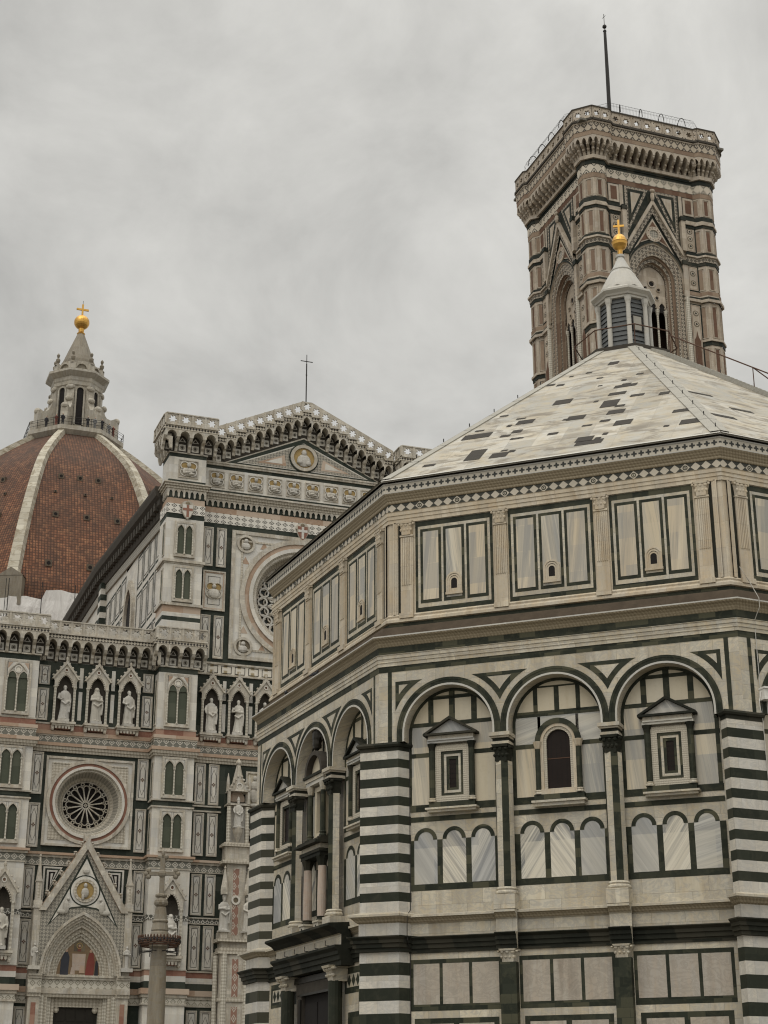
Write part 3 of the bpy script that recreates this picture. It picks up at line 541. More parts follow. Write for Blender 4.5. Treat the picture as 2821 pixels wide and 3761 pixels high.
# the quatrefoil and lozenge courses carry a pattern: keep their cells centred on the course
M.mould(-HS, HS, P, 'WA', T22, T22, False)
for i in range(len(M.m)):
    if M.m[i] in ('LD', 'QF'):
        zc = 22.8275 if M.m[i] == 'LD' else 23.50; st = sum(len(f) for f in M.f[:i]); p = .33 if M.m[i] == 'LD' else .25; k = round((zc)/p-.5)+.5
        for j in range(st, st+4): M.uv[j] = (M.v[j][0], M.v[j][2]-zc+k*p)
for n in (-14, -10, -5, -1, 4, 8, 13): u = .355*(n+.5); M.ring(u, 22.8275, .055, .085, OA+.02, OA+.03, 'GR', n=12, a1=360); M.disc(u, 22.8275, .025, OA+.03, 'GR', 8)
acorn0 = M.build('attic_cornice', bap)
M = MB(); M.box(-.23, .23, 18.80, 21.72, OA, OA+.07, 'WA'); M.box(-.26, .26, 18.62, 18.80, OA, OA+.16, 'WA')
for i in range(6): M.box(-.19+i*.066, -.19+i*.066+.036, 19.85, 21.62, OA+.07, OA+.095, 'WA')
M.box(-.25, .25, 21.66, 21.72, OA, OA+.11, 'WA'); apil0 = M.build('attic_pilaster', bap); capmesh('capital', .54, 21.72, 22.22, OA, 'WA', .17, apil0)
M = MB()
for k, (r, zt) in enumerate(((.29, 19.85), (.23, 19.83), (.17, 19.81))): M.strip([(r-.06, 19.40)]+arc(0, zt, r-.06, 0, 180, 10)+[(-r+.06, 19.40)], [(r, 19.40)]+arc(0, zt, r, 0, 180, 10)+[(-r, 19.40)], OA, OA+.07-.012*k, 'WA', 'WA', 'WA')
M.box(-.31, .31, 19.32, 19.40, OA, OA+.09, 'WA'); M.rect(-.29, .29, 19.40, 19.54, OA+.036, 'WA')
slit0 = M.build('slit_window', bap); M = MB(); M.sheet([(.11, 19.54)]+arc(0, 19.92, .11, 0, 180, 10)+[(-.11, 19.54)], OA+.034, 'BK'); M.build('pane', slit0)
# ---- distribute over the faces: north 90, north-west 135, west 180, north-east 45 in full, the hidden ones plain
first = {}
def put(o, a, u=0.0):
    k = o.name
    if k in first: o = copy(o, bap)
    first[k] = 1; return place(o, a, u)
FULL = (135, 90, 180, 45)
for a in FULL+(0, 225, 270, 315):
    put(wall0, a); put(corn0, a); put(attic0, a); put(acorn0, a)
    put(lowP if a == 90 else low0, a); put(strP if a == 90 else str0, a)
    for c in BAYS: put(arch0, a, c)
    if a in FULL:
        for u in (-1.84, 1.84):
            put(colm, a, u)
            if a != 90: put(pil, a, u)
        for u in (-5.28, -1.80, 1.80, 5.28): put(apil0, a, u)
        for u in (-3.53, 0, 3.53): put(slit0, a, u)
        for u in (-3.68, 3.68): put(winB if a == 90 else winA, a, u)
        if a != 90: put(winM, a, 0)
for k in range(8):
    p = pier0 if k == 0 else copy(pier0, bap); p.rotation_euler = (0, 0, R_(112.5+45*k))
# ---- round-headed aedicule over the north door
b0 = -DR; M = MB(); M.frame(-.46, .46, 11.95, 13.85, .18, b0+.16, 'BG', b0); ae = M.build('aedicule_window', bap)
M = MB(); M.rect(-.28, .28, 12.0, 13.68, b0+.02, 'GLS'); M.rect(-.28, .28, 12.9, 12.93, b0+.03, 'BK'); M.build('pane', ae)
for sg in (-1, 1):
    M = MB(); M.lathe(sg*.62, b0+.26, [(.14, 11.9), (.14, 11.95), (.11, 12.0), (.13, 12.06), (.105, 12.1), (.095, 13.6)], 'GR', 10); M.lathe(sg*.62, b0+.26, [(.10, 13.6), (.13, 13.7), (.17, 13.88), (.17, 13.92)], 'W', 8); M.build('colonnette', ae)
    M = MB(); M.lathe(sg*.70, b0+.30, [(.20, 8.86), (.20, 8.92), (.17, 8.96), (.19, 9.02)], 'GD', 12); M.lathe(sg*.70, b0+.30, [(.16, 9.02), (.165, 9.6), (.145, 10.82)], 'PKC', 14); M.lathe(sg*.70, b0+.30, [(.15, 10.82), (.17, 10.9), (.2, 11.0), (.25, 11.14), (.25, 11.17)], 'GD', 8); M.box(sg*.70-.22, sg*.70+.22, 8.44, 8.86, b0, b0+.52, 'W'); M.box(sg*.70-.26, sg*.70+.26, 8.80, 8.87, b0, b0+.56, 'W'); M.box(sg*.70-.05, sg*.70+.05, 8.5, 8.72, b0+.5, b0+.525, 'GD'); M.build('column', ae)
M = MB(); M.box(-.95, .95, 11.17, 11.30, b0, b0+.50, 'GD'); M.box(-1.0, 1.0, 11.30, 11.42, b0, b0+.54, 'GD'); M.box(-.93, .93, 11.42, 11.60, b0, b0+.48, 'W'); M.box(-1.12, 1.12, 11.60, 11.68, b0, b0+.74, 'GD'); M.box(-1.05, 1.05, 11.68, 11.78, b0, b0+.62, 'GD'); M.box(-.80, -.44, 11.78, 11.9, b0, b0+.42, 'GD'); M.box(.44, .80, 11.78, 11.9, b0, b0+.42, 'GD'); M.build('balcony', ae)
M = MB(); M.box(-.86, .86, 13.92, 14.06, b0, b0+.36, 'S4'); M.box(-.92, .92, 14.06, 14.20, b0, b0+.40, 'W'); M.box(-1.0, 1.0, 14.20, 14.30, b0, b0+.46, 'GD'); M.strip(arc(0, 14.30, .70, 0, 180, 16), arc(0, 14.30, .86, 0, 180, 16), b0, b0+.44, 'DKC', 'DKC', 'DKC'); M.sheet(arc(0, 14.30, .72, 0, 180, 16), b0+.2, 'BG'); M.build('pediment', ae)
place(ae, 90)
# ---- north portal
M = MB(); b0 = -.395
for sg in (-1, 1): M.box(*sorted((sg*1.38, sg*1.86)), 0, 6.46, b0, b0+.14, 'DKC'); M.box(*sorted((sg*1.40, sg*1.58)), 0, 6.30, b0, b0+.2, 'BZ')
M.box(-1.86, 1.86, 6.46, 6.86, b0, b0+.18, 'DKC'); M.box(-1.45, 1.45, 6.40, 6.48, b0, b0+.22, 'BZ'); M.box(-2.0, 2.0, 6.86, 7.06, b0, b0+.22, 'BZ'); po = M.build('portal', bap)
M = MB(); M.rect(-1.4, 1.4, 0, 6.42, b0+.02, 'BK'); M.rect(-1.85, 1.85, 0, 6.6, b0+.008, 'BK')
for sg in (-1, 1):
    for r in range(5): M.box(*sorted((sg*.12, sg*1.28)), .5+r*1.16, 1.5+r*1.16, b0+.02, b0+.05, 'BK')
M.build('door', po)
for sg in (-1, 1):
    M = MB(); M.lathe(sg*2.30, b0+.34, [(.34, 0), (.34, .3), (.25, .4), (.25, 6.66)], 'GP', 14); c_ = M.build('portal_column', po); M = MB(); M.T = frm((sg*2.30, 0, 0), 0); capital(M, .74, 6.64, 7.16, b0+.02, 'W', dep=.62); M.build('capital', c_)
M = MB(); M.mould(-3.18, 3.18, [(b0, 7.12, 'GD'), (b0+.50, 7.12, 'GD'), (b0+.50, 7.28, 'GD'), (b0+.56, 7.30, 'GD'), (b0+.56, 7.46, 'GD'), (b0+.62, 7.48, 'GD'), (b0+.62, 7.60, 'GD'), (b0+.74, 7.70, 'GD'), (b0+.74, 7.78, 'GD'), (b0+.50, 7.79, 'W'), (b0+.50, 8.14, 'W'), (b0+.58, 8.16, 'GD'), (b0+.72, 8.30, 'GD'), (b0+.98, 8.42, 'GD'), (b0+.98, 8.50, 'GD'), (b0+.2, 8.56, 'GD')], 'GD'); M.build('entablature', po)
for i in range(6):
    M = MB(); x = -2.5+i; M.tube([(x, b0+.66, 7.80), (x, b0+.80, 7.80), (x, b0+.80, 7.96)], .016, 'IR', 5); M.build('hook', po)
place(po, 90)
# ---- roof
M = MB(); M.T = lambda x, y, z: (x, y, z); AE, ZE, AT, ZT = 14.78, 23.84, 1.95, 34.05; SL = math.hypot(AE-AT, ZT-ZE)
def rpt(a, u, s, h=0.0):
    f = s/SL; ap = AE+(AT-AE)*f; z = ZE+(ZT-ZE)*f; nx, nz_ = (ZT-ZE)/SL, (AE-AT)/SL; ap += h*nx; z += h*nz_
    a = R_(a); return (ap*math.cos(a)-u*math.sin(a), ap*math.sin(a)+u*math.cos(a), z)
def rq(a, poly, m, h): M.q([rpt(a, u, s, h) for u, s in poly], m, False, [(u, s) for u, s in poly])
for k in range(8):
    a = 45*k; e0, e1 = AE*T22, AT*T22; rq(a, [(-e0, 0), (e0, 0), (e1, SL), (-e1, SL)], 'RF', 0)
    rq(a, [(-e0, 0), (e0, 0), (e0, -.12), (-e0, -.12)], 'LW', 0.0)
    A = [rpt(a, -e0, 0), rpt(a, e0, 0)]; M.q([A[0], A[1], (A[1][0], A[1][1], ZE-.1), (A[0][0], A[0][1], ZE-.1)], 'LW')
sl_ = lambda ap: (AE-ap)/(AE-AT)*SL
DARK = [(-.82, 8.66, .95, .55), (-1.86, 10.49, .9, .42), (-1.92, 11.5, .5, .28), (-3.55, 11.35, 1.5, .5), (-2.94, 13.5, .8, 1.05), (-1.93, 13.9, .85, .45), (.24, 10.93, .9, .45), (1.31, 9.81, .85, .8), (1.77, 10.94, .85, .42), (2.31, 12.31, .85, .5), (1.40, 13.95, 1.3, .4), (1.15, 13.55, .8, .5), (1.53, 7.8, 1.2, .3), (1.37, 8.67, .9, .3), (2.27, 9.28, .7, .22), (4.41, 11.96, .9, .28), (4.9, 13.3, .95, .45), (3.37, 9.57, .5, .28), (.33, 4.26, .55, .4), (-.3, 12.4, .5, .2), (-4.6, 13.9, .6, .18)]
rnd_ = random.Random(5)
DARK += [(rnd_.uniform(-.34, .34)*ap_, ap_, rnd_.uniform(.2, .5), rnd_.uniform(.08, .2)) for ap_ in [rnd_.uniform(5, 14.2) for _ in range(26)]]
for u, ap, wd, ln in DARK:
    ln *= 1.2; wd *= .74; s0 = sl_(ap)-ln/2; j = .03; rq(135, [(u-wd/2-j, s0), (u+wd/2, s0-.04), (u+wd/2+j, s0+ln), (u-wd/2, s0+ln+.05)], 'RD', .012)
for u, ap, wd, ln in [(-3.0, 9.5, 1.2, .25), (-2.2, 11.0, 1.0, .3), (-.6, 12.3, 1.4, .3), (-4.2, 12.6, 1.0, .35), (-2.0, 13.6, .9, .4), (.8, 10.6, .8, .3)]: rq(180, [(u-wd/2, sl_(ap)), (u+wd/2, sl_(ap)), (u+wd/2, sl_(ap)+ln), (u-wd/2, sl_(ap)+ln)], 'RD', .012)
M.build('roof', bap)
for k in range(8):
    M = MB(); M.T = lambda x, y, z: (x, y, z); a = 45*k
    for s0, s1 in [(SL*i/9, SL*(i+1)/9-.03) for i in range(9)]:
        E0 = lambda s: (AE+(AT-AE)*s/SL)*T22
        for aa, sg in ((a, 1), (a+45, -1)):
            rq(aa, [(sg*(E0(s0)-.34), s0), (sg*E0(s0), s0), (sg*E0(s1), s1), (sg*(E0(s1)-.34), s1)], 'RS', .04)
            rq(aa, [(sg*(E0(s0)-.34), s0), (sg*(E0(s1)-.34), s1)] if 0 else [(sg*(E0(s0)-.34), s0), (sg*(E0(s0)-.34), s0+.01), (sg*(E0(s1)-.34), s1), (sg*(E0(s1)-.345), s1)], 'RS', .04)
            M.q([rpt(aa, sg*(E0(s0)-.34), s0, 0), rpt(aa, sg*(E0(s1)-.34), s1, 0), rpt(aa, sg*(E0(s1)-.34), s1, .04), rpt(aa, sg*(E0(s0)-.34), s0, .04)], 'RS')
        p0 = rpt(a, E0(s0)-.2, s0+.5, .06); M.tube([p0, (p0[0], p0[1], p0[2]+.13)], .022, 'IR', 4)
    M.build('roof_ridge', bap)
# stair up the west slope
M = MB(); M.T = lambda x, y, z: (x, y, z); n_ = 46
for i in range(n_):
    s0 = 6.3+(SL-.4-6.3)*i/n_; s1 = 6.3+(SL-.4-6.3)*(i+1)/n_; E0 = (AE+(AT-AE)*s0/SL)*T22
    p = [rpt(180, E0-1.25, s0), rpt(180, E0-.5, s0), rpt(180, E0-.5, s1), rpt(180, E0-1.25, s1)]; zt = p[2][2]+.02; T4 = [(q[0], q[1], zt) for q in p]
    M.q(T4, 'RS'); M.q([p[0], p[1], T4[1], T4[0]], 'RS'); M.q([p[0], T4[0], T4[3], p[3]], 'RS'); M.q([p[1], T4[1], T4[2], p[2]], 'RS')
M.build('roof_stair', bap)
M = MB(); M.T = lambda x, y, z: (x, y, z); rq(180, [(3.2, 4.6), (5.0, 4.6), (4.4, 6.3), (3.5, 6.3)], 'RU', .12); rq(180, [(3.2, 4.6), (3.5, 6.3), (3.5, 6.2), (3.2, 4.5)], 'RU', .06); M.build('roof_hatch', bap)
# ---- lantern
M = MB(); M.T = lambda x, y, z: (x, y, z); O8 = lambda r, z: (r/math.cos(R_(22.5)), z)
M.lathe(0, 0, [O8(2.12, 33.85), O8(2.12, 34.1), O8(1.30, 34.12), O8(1.30, 34.2), O8(.98, 34.2)], 'DKC', 8, 22.5, 382.5, False)
lb = M.build('lantern_base', bap); M = MB(); M.T = lambda x, y, z: (x, y, z)
M.lathe(0, 0, [O8(.98, 37.0), O8(1.12, 37.0), O8(1.12, 37.1), O8(1.18, 37.12), O8(1.22, 37.2), O8(1.36, 37.32), O8(1.36, 37.42), O8(1.05, 37.62), O8(1.02, 37.72)], 'LW', 8, 22.5, 382.5, False)
M.lathe(0, 0, [(1.06, 37.70), (1.0, 37.86), (.84, 38.2), (.62, 38.62), (.5, 38.82), (.52, 38.84), (.52, 38.88), (.47, 38.9), (.3, 39.25), (.16, 39.55), (.15, 39.62), (.19, 39.63), (.19, 39.74), (.12, 39.76)], 'LW', 16, 0, 360, True)
lan = M.build('lantern', bap)
for k in range(8):
    t = R_(22.5+45*k); M = MB(); M.T = lambda x, y, z: (x, y, z); c_ = (1.16*math.cos(t), 1.16*math.sin(t)); M.lathe(c_[0], c_[1], [(.15, 34.15), (.15, 34.25), (.115, 34.3), (.105, 36.62)], 'LW', 10); M.lathe(c_[0], c_[1], [(.11, 36.62), (.12, 36.72), (.145, 36.8), (.17, 36.96), (.19, 37.0)], 'LW', 8); M.build('column', lan)
    M = MB(); t = R_(45*k); hw = .40
    M.T = frm((.97*math.cos(t), .97*math.sin(t), 0), t+math.pi/2)
    for i in range(12): M.q([(-hw, .05, 34.2+i*.234), (hw, .05, 34.2+i*.234), (hw, 0, 34.434+i*.234), (-hw, 0, 34.434+i*.234)], 'SH')
    if k == 4: M.box(-.2, .24, 35.4, 36.1, 0, .07, 'RS'); M.frame(-.25, .29, 35.34, 36.16, .06, .08, 'IR', 0)
    M.build('shutter', lan)
M = MB(); M.T = lambda x, y, z: (x, y, z); M.lathe(0, 0, [(.0, 40.85), (.12, 40.83), (.24, 40.74), (.33, 40.58), (.365, 40.42), (.34, 40.26), (.26, 40.12), (.13, 40.02), (.12, 39.98), (.12, 39.74)], 'GO', 20); M.lathe(0, 0, [(.37, 40.44), (.378, 40.42), (.37, 40.40)], 'GO', 20); M.build('orb', lan)
M = MB(); M.T = frm((0, 0, 0), R_(237)); M.box(-.045, .045, 40.83, 41.63, -.03, .03, 'GO', True); M.box(-.25, -.045, 41.25, 41.35, -.03, .03, 'GO', True); M.box(.045, .25, 41.25, 41.35, -.03, .03, 'GO', True); M.build('cross', lan)
# ---- railing round the lantern and along the stair
M = MB(); M.T = lambda x, y, z: (x, y, z)
pts = [(2.15/math.cos(R_(22.5))*math.cos(R_(22.5+45*k)), 2.15/math.cos(R_(22.5))*math.sin(R_(22.5+45*k)), 35.0) for k in range(9)]
M.tube(pts, .03, 'RU', 5)
for p in pts[:-1]: M.tube([(p[0]*.95, p[1]*.95, 33.98), p], .025, 'RU', 4)
P2 = [rpt(180, (AE+(AT-AE)*s/SL)*T22-.45, s, 0) for s in [6.3+i*(SL-.8-6.3)/6 for i in range(7)]]
M.tube([(p[0], p[1], p[2]+1.0) for p in P2], .03, 'RU', 5)
for p in P2: M.tube([p, (p[0], p[1], p[2]+1.0)], .026, 'RU', 4)
for p, q in ((P2[0], rpt(180, 3.9, 5.2)), (P2[3], rpt(180, 3.6, 9.3))): M.tube([(p[0], p[1], p[2]+1.0), q], .026, 'RU', 4)
thing(M.build('handrail'), 'thin rusty handrail climbing the marble pyramid roof to the lantern', 'handrail')

M = MB(); M.T = lambda x, y, z: (x, y, z)
pv = lambda u, o, z: ((RB+o)*math.cos(R_(135))-u*math.sin(R_(135)), (RB+o)*math.sin(R_(135))+u*math.cos(R_(135)), z)
M.tube([pv(-5.22, -.40, 16.5), pv(-5.22, -.40, 8.6), pv(-5.2, -.02, 8.4), pv(-5.2, -.02, 7.6), pv(-5.22, -.36, 7.2), pv(-5.22, -.36, 0)], .014, 'IR', 5)
M.build('conductor_cable', bap)
M = MB(); M.T = lambda x, y, z: (x, y, z); pv2 = lambda u, o, z: ((RB+o)*math.cos(R_(180))-u*math.sin(R_(180)), (RB+o)*math.sin(R_(180))+u*math.cos(R_(180)), z)
M.tube([pv2(-5.9, .02, 19.0), pv2(-5.6, .08, 18.5), pv2(-5.45, .30, 17.9), pv2(-5.45, .30, 17.6), pv2(-5.5, .03, 17.2), pv2(-5.5, .03, 14.2), pv2(-5.45, .03, 7.0)], .014, 'LW', 5); M.build('conductor_cable', bap)
# ================================================================ CATHEDRAL
PH = R_(-4.008); XD = Vector((math.cos(PH), math.sin(PH), 0)); YD = Vector((-math.sin(PH), math.cos(PH), 0))
cat = thing(empty('cathedral', XD*46+YD*1.2, PH-math.pi/2), 'cathedral with inlaid marble west front, rose windows and great red tiled dome', 'church')
def shaft(M, u0, u1, o0, o1, bands):
    for b in bands:
        z0, z1, m = b[:3]; e = b[3] if len(b) > 3 else 0
        M.box(u0-e, u1+e, z0, z1, o0, o1+e, m)
# ---- shared ornaments
def gallery(M, u0, u1, ob, ov, z, n, m='FC', star_r=.30, sides=True, step=None, hh=2.55):
    """corbelled arcade with diamond band and pierced parapet; step(i) lowers module i along a gable"""
    w_ = (u1-u0)/n; f = ob+ov
    for i in range(n):
        a = u0+i*w_; b = a+w_; c = (a+b)/2; zz = z+(step(i) if step else 0); hw = w_*.36
        P = parch(c-hw, c+hw, zz+.92, .38, 5); P = [(c+hw, zz+.85)]+P+[(c-hw, zz+.85)]
        for p, q in zip(P[:-1], P[1:]):
            if abs(p[0]-q[0]) > 1e-5: M.q([(p[0], f, p[1]), (p[0], f, zz+1.38), (q[0], f, zz+1.38), (q[0], f, q[1])], m)
            M.q([(p[0], ob, p[1]), (q[0], ob, q[1]), (q[0], f, q[1]), (p[0], f, p[1])], m)
        M.rect(a, c-hw, zz+.85, zz+1.38, f, m); M.rect(c+hw, b, zz+.85, zz+1.38, f, m)
        M.rect(a, b, zz, zz+1.4, ob+.01, 'DKC'); s_ = w_*.27  # dark sheet puts the shade of the recess behind the arches into colour
        M.rect(c-s_, c+s_, zz+.14, zz+.62, ob+.03, 'FW'); M.disc(c, zz+.38, s_*.72, ob+.04, 'MG', 10); M.disc(c, zz+.38, s_*.35, ob+.05, 'DKC', 8)
        M.sheet([(c-s_, zz+.82), (c+s_, zz+.82), (c, zz+1.16)], ob+.03, 'FW'); M.sheet([(c-s_*.6, zz+.86), (c+s_*.6, zz+.86), (c, zz+1.07)], ob+.04, 'DKC')
        for x in ((a, b) if i == n-1 else (a,)):
            pr = [(ob, zz), (ob+.16, zz), (ob+.22, zz+.22), (ob+ov*.45, zz+.34), (ob+ov*.5, zz+.56), (ob+ov*.82, zz+.66), (f, zz+.86), (ob, zz+.86)]; t = .10
            for p, q in zip(pr[:-1], pr[1:]): M.q([(x-t, p[0], p[1]), (x+t, p[0], p[1]), (x+t, q[0], q[1]), (x-t, q[0], q[1])], m)
            M.q([(x-t, *p) for p in pr], m); M.q([(x+t, *p) for p in pr][::-1], m)
        M.box(a-.0, b+.0, zz+1.38, zz+1.62, ob, f+.03, 'DB', ms=m)
        M.box(a, b, zz+1.62, zz+1.74, ob, f+.14, m)
        pz0, pz1 = zz+1.74, zz+hh-.08; hz = pz1-pz0
        holed(M, c, (pz0+pz1)/2, w_, hz, star(min(star_r*1.05, hz*.42), 6, .45), f-.06, f+.06, m, 24)
        M.box(a-.07, a+.07, pz0, pz1, f-.05, f+.10, m)
        if step: M.prism([(a, pz1), (b, pz1), (b, max(pz1, pz1+(step(i+1)-step(i) if i < n//2 else 0))), (a, max(pz1, pz1+(step(i-1)-step(i) if i > n//2 else 0)))], f-.06, f+.06, m)
        else: M.box(a, b, pz1, zz+hh, f-.10, f+.12, m)
    if sides:
        for x, e in ((u0, -1), (u1, 1)):
            M.q([(x, ob, z+.86), (x, f, z+.86), (x, f, z+1.38), (x, ob, z+1.38)], m); M.box(*sorted((x, x+e*.06)), z+1.74, z+hh, ob-.3, f, m); M.box(*sorted((x, x+e*.09)), z+1.38, z+1.62, ob-.3, f, 'DB')
def inlay_proto():
    M = MB(); w_, h = .70, 2.78; a, b = -w_/2, w_/2
    M.box(a, b, 0, h, 0, .05, 'FW'); M.frame(a, b, 0, h, .08, .09, 'FC', .05)
    M.frame(a+.14, b-.14, .16, h-.16, .03, .062, 'BK')
    x = w_/2-.19
    hexo = [(-x, .75), (0, .35), (x, .75), (x, h-.75), (0, h-.35), (-x, h-.75)]; k = .86
    for p, q in zip(hexo, hexo[1:]+hexo[:1]):
        c_ = lambda P: (P[0]*k, h/2+(P[1]-h/2)*.97); M.q([(p[0], .062, p[1]), (q[0], .062, q[1]), (c_(q)[0], .062, c_(q)[1]), (c_(p)[0], .062, c_(p)[1])], 'BK')
    for dx, dz in ((0, .08), (0, -.08), (.07, 0), (-.07, 0)): M.disc(dx, h/2+dz, .05, .064, 'CR', 6)
    return M.build('inlaid_panel', cat)
pan0 = inlay_proto(); panel_used = []
def panel(u, z0, z1, o=0.0):
    p = pan0 if not panel_used else copy(pan0, cat); panel_used.append(1); p.location = (u, -o, z0); p.scale = (1, 1, (z1-z0)/2.78)
def bif_proto(w_, h, rosette=False):
    M = MB(); a, b = -w_/2, w_/2; hs = h-.62 if not rosette else h-1.05
    M.frame(a-.14, b+.14, -.12, h+.12, .14, .12, 'FC', 0); M.box(a-.14, b+.14, -.22, -.12, 0, .2, 'FC')
    if not rosette:
        for c in (a/2, b/2):
            hw = w_/4-.045; P = parch(c-hw, c+hw, hs, .48, 6)
            for p, q in zip(P[:-1], P[1:]): M.q([(p[0], .09, p[1]), (p[0], .09, h), (q[0], .09, h), (q[0], .09, q[1])], 'FW')
            M.strip(P, parch(c-hw-.07, c+hw+.07, hs, .57, 6), .05, .12, 'FC', 'FC', 'FC')
        M.rect(a, a+.07, hs, h, .09, 'FW'); M.rect(b-.07, b, hs, h, .09, 'FW'); M.rect(-.07, .07, hs, h, .09, 'FW')
    else:
        big = parch(a+.04, b-.04, hs, 1.02, 8)
        for p, q in zip(big[:-1], big[1:]): M.q([(p[0], .10, p[1]), (p[0], .10, h), (q[0], .10, h), (q[0], .10, q[1])], 'FW')
        M.sheet(big, .07, 'FC'); M.strip(parch(a+.12, b-.12, hs, .93, 8), big, .06, .15, 'FC', 'FC', 'FC'); M.ring(0, hs+.56, .17, .25, .07, .12, 'FW', 'FW', 'FW', 0, 360, 14); M.disc(0, hs+.56, .15, .08, 'FQ', 10)
        for sg in (-1, 1): M.sheet([(sg*(w_/2-.05), h-.06), (sg*(w_/2-.05), h-.5), (sg*(w_/2-.35), h-.06)], .11, 'PK')
        for c in (a/2, b/2): M.sheet(parch(c-w_/4+.09, c+w_/4-.09, hs, .42, 6), .085, 'FP'); M.strip(parch(c-w_/4+.09, c+w_/4-.09, hs, .42, 6), parch(c-w_/4+.03, c+w_/4-.03, hs, .5, 6), .07, .12, 'FC', 'FC', 'FC')
    w0 = M.build('twin_window', cat)
    for c in (a/2, b/2):
        M = MB(); M.rect(c-w_/4, c+w_/4, 0, h if not rosette else hs, .02, 'FP'); M.build('window_panel', w0)
    for x in (a+.03, 0, b-.03):
        M = MB(); M.lathe(x, .09, [(.08, 0), (.08, .06), (.055, .09), (.055, hs-.14), (.09, hs-.02), (.09, hs)], 'TW', 8); M.build('colonnette', w0)
    return w0
bifA, bifB, bifC = bif_proto(1.36, 2.36), bif_proto(1.42, 3.25, True), bif_proto(1.16, 2.25)
used = {}
def bif(o, u, z, out):
    p = copy(o, cat) if o.name in used else o; used[o.name] = 1; p.location = (u, -out, z)
# ---- buttresses
BU, BW = -8.72, 1.31
LOW = [(0, 9.3, 'FW'), (9.3, 9.42, 'FC', .1), (9.42, 9.76, 'SQ', .04), (9.76, 9.95, 'FC', .12), (9.95, 10.29, 'PK', .22), (10.29, 10.72, 'FG'), (10.72, 11.06, 'FW'), (11.06, 11.4, 'RE'), (11.4, 11.46, 'FC', .05), (11.46, 14.44, 'FW'), (14.44, 14.74, 'LT', .04), (14.74, 17.58, 'FW'), (17.58, 17.67, 'FC', .06), (17.67, 18.13, 'HB', .05), (18.13, 18.28, 'FC', .14), (18.28, 18.43, 'PK', .26)]
MID = [(18.43, 21.5, 'FW'), (21.5, 21.6, 'FC', .1), (21.6, 21.93, 'FG'), (21.93, 22.03, 'FC', .1), (22.03, 24.85, 'FW'), (24.85, 25.0, 'FV', .14), (25.0, 25.2, 'FV', .22), (25.2, 25.42, 'PK', .30), (25.42, 25.90, 'HB', .10), (25.90, 26.0, 'FC', .14), (26.0, 26.22, 'PK', .18), (26.22, 26.6, 'RE', .03), (26.6, 26.7, 'FC', .06), (26.7, 30.45, 'FW'), (30.45, 30.8, 'FG'), (30.8, 30.9, 'FC', .1), (30.9, 33.2, 'FW')]
UPP = [(33.2, 34.08, 'FW'), (34.08, 34.38, 'FG'), (34.38, 34.66, 'FW'), (34.66, 35.12, 'PK'), (35.12, 35.3, 'FC', .14), (35.3, 38.1, 'FW'), (38.1, 38.2, 'FC', .06), (38.2, 38.38, 'FC', .16), (38.38, 41.4, 'FW'), (41.4, 41.76, 'FG'), (41.76, 42.46, 'FL', .04), (42.46, 42.88, 'PK'), (42.88, 43.56, 'FG'), (43.56, 43.72, 'FV', .16), (43.72, 43.88, 'FV', .26), (43.88, 43.97, 'FC', .36), (43.97, 44.25, 'FG'), (44.25, 45.95, 'FW'), (45.95, 46.22, 'FG'), (46.22, 46.3, 'FC', .08), (46.3, 48.6, 'FW')]
def teeth(M, u0, u1, z0, z1, o, p=.40):    # little pendant pointed arches under a cornice
    n = max(1, round((u1-u0)/p)); w_ = (u1-u0)/n; h = z1-z0
    for i in range(n+1):
        x = u0+i*w_; M.prism([(x-.07, z0+h*.2), (x, z0+.02), (x+.07, z0+h*.2), (x+.07, z1), (x-.07, z1)], o, o+.10, 'FC')
        if i < n:
            P = parch(x+.07, x+w_-.07, z0+h*.42, h*.40, 4)
            for p_, q_ in zip(P[:-1], P[1:]): M.q([(p_[0], o+.08, p_[1]), (p_[0], o+.08, z1), (q_[0], o+.08, z1), (q_[0], o+.08, q_[1])], 'FC')
def buttress(u, top, left=False):
    M = MB(); shaft(M, u-BW, u+BW, -1.0, 1.1, LOW+MID+(UPP if top else [])); 
    if top:
        teeth(M, u-BW, u+BW, 42.88, 43.56, 1.1); M.T = frm((u-BW, 0, 0), -math.pi/2); teeth(M, 0, 1.1, 42.88, 43.56, 0); M.T = None
        # narrower blind lancets on the visible return
        for z0, z1 in ((35.56, 37.7), (38.8, 41.0), (27.0, 29.9), (22.3, 24.4), (18.9, 21.1)):
            M.T = frm((u-BW, 0, 0), -math.pi/2); M.sheet([(.75, z0)]+parch(.35, .75, z1-.35, .35, 5)+[(.35, z0)], .02, 'FP'); M.frame(.24, .86, z0-.08, z1+.1, .08, .05, 'FC', 0); M.T = None
    b = M.build('buttress', cat)
    M = MB(); gallery(M, u-BW-.38, u+BW+.38, 1.1, .72, 30.82, 4); M.T = frm((u-BW, 0, 0), -math.pi/2); gallery(M, .0, 1.4, 0, .38, 30.82, 2, sides=False); M.build('gallery', b)
    if top:
        M = MB(); gallery(M, u-BW-.55, u+BW+.55, 1.1, .85, 46.28, 4); M.T = frm((u-BW, 0, 0), -math.pi/2); gallery(M, -1.6, 1.7, 0, .55, 46.28, 4, sides=False); M.build('gallery', b)
        M = MB(); M.box(u-BW-.4, u+BW+.4, 48.0, 48.05, -1.5, 1.7, 'RS'); M.build('roof', b)
    for pz, o_ in ((18.9, bifA), (22.32, bifA)): bif(o_, u, pz, 1.1)
    bif(bifB, u, 27.0, 1.1)
    if top: bif(bifC, u, 35.6, 1.1); bif(bifC, u, 38.8, 1.1)
    return b
buttress(BU, True); buttress(-BU, True); buttress(-19.18, False)
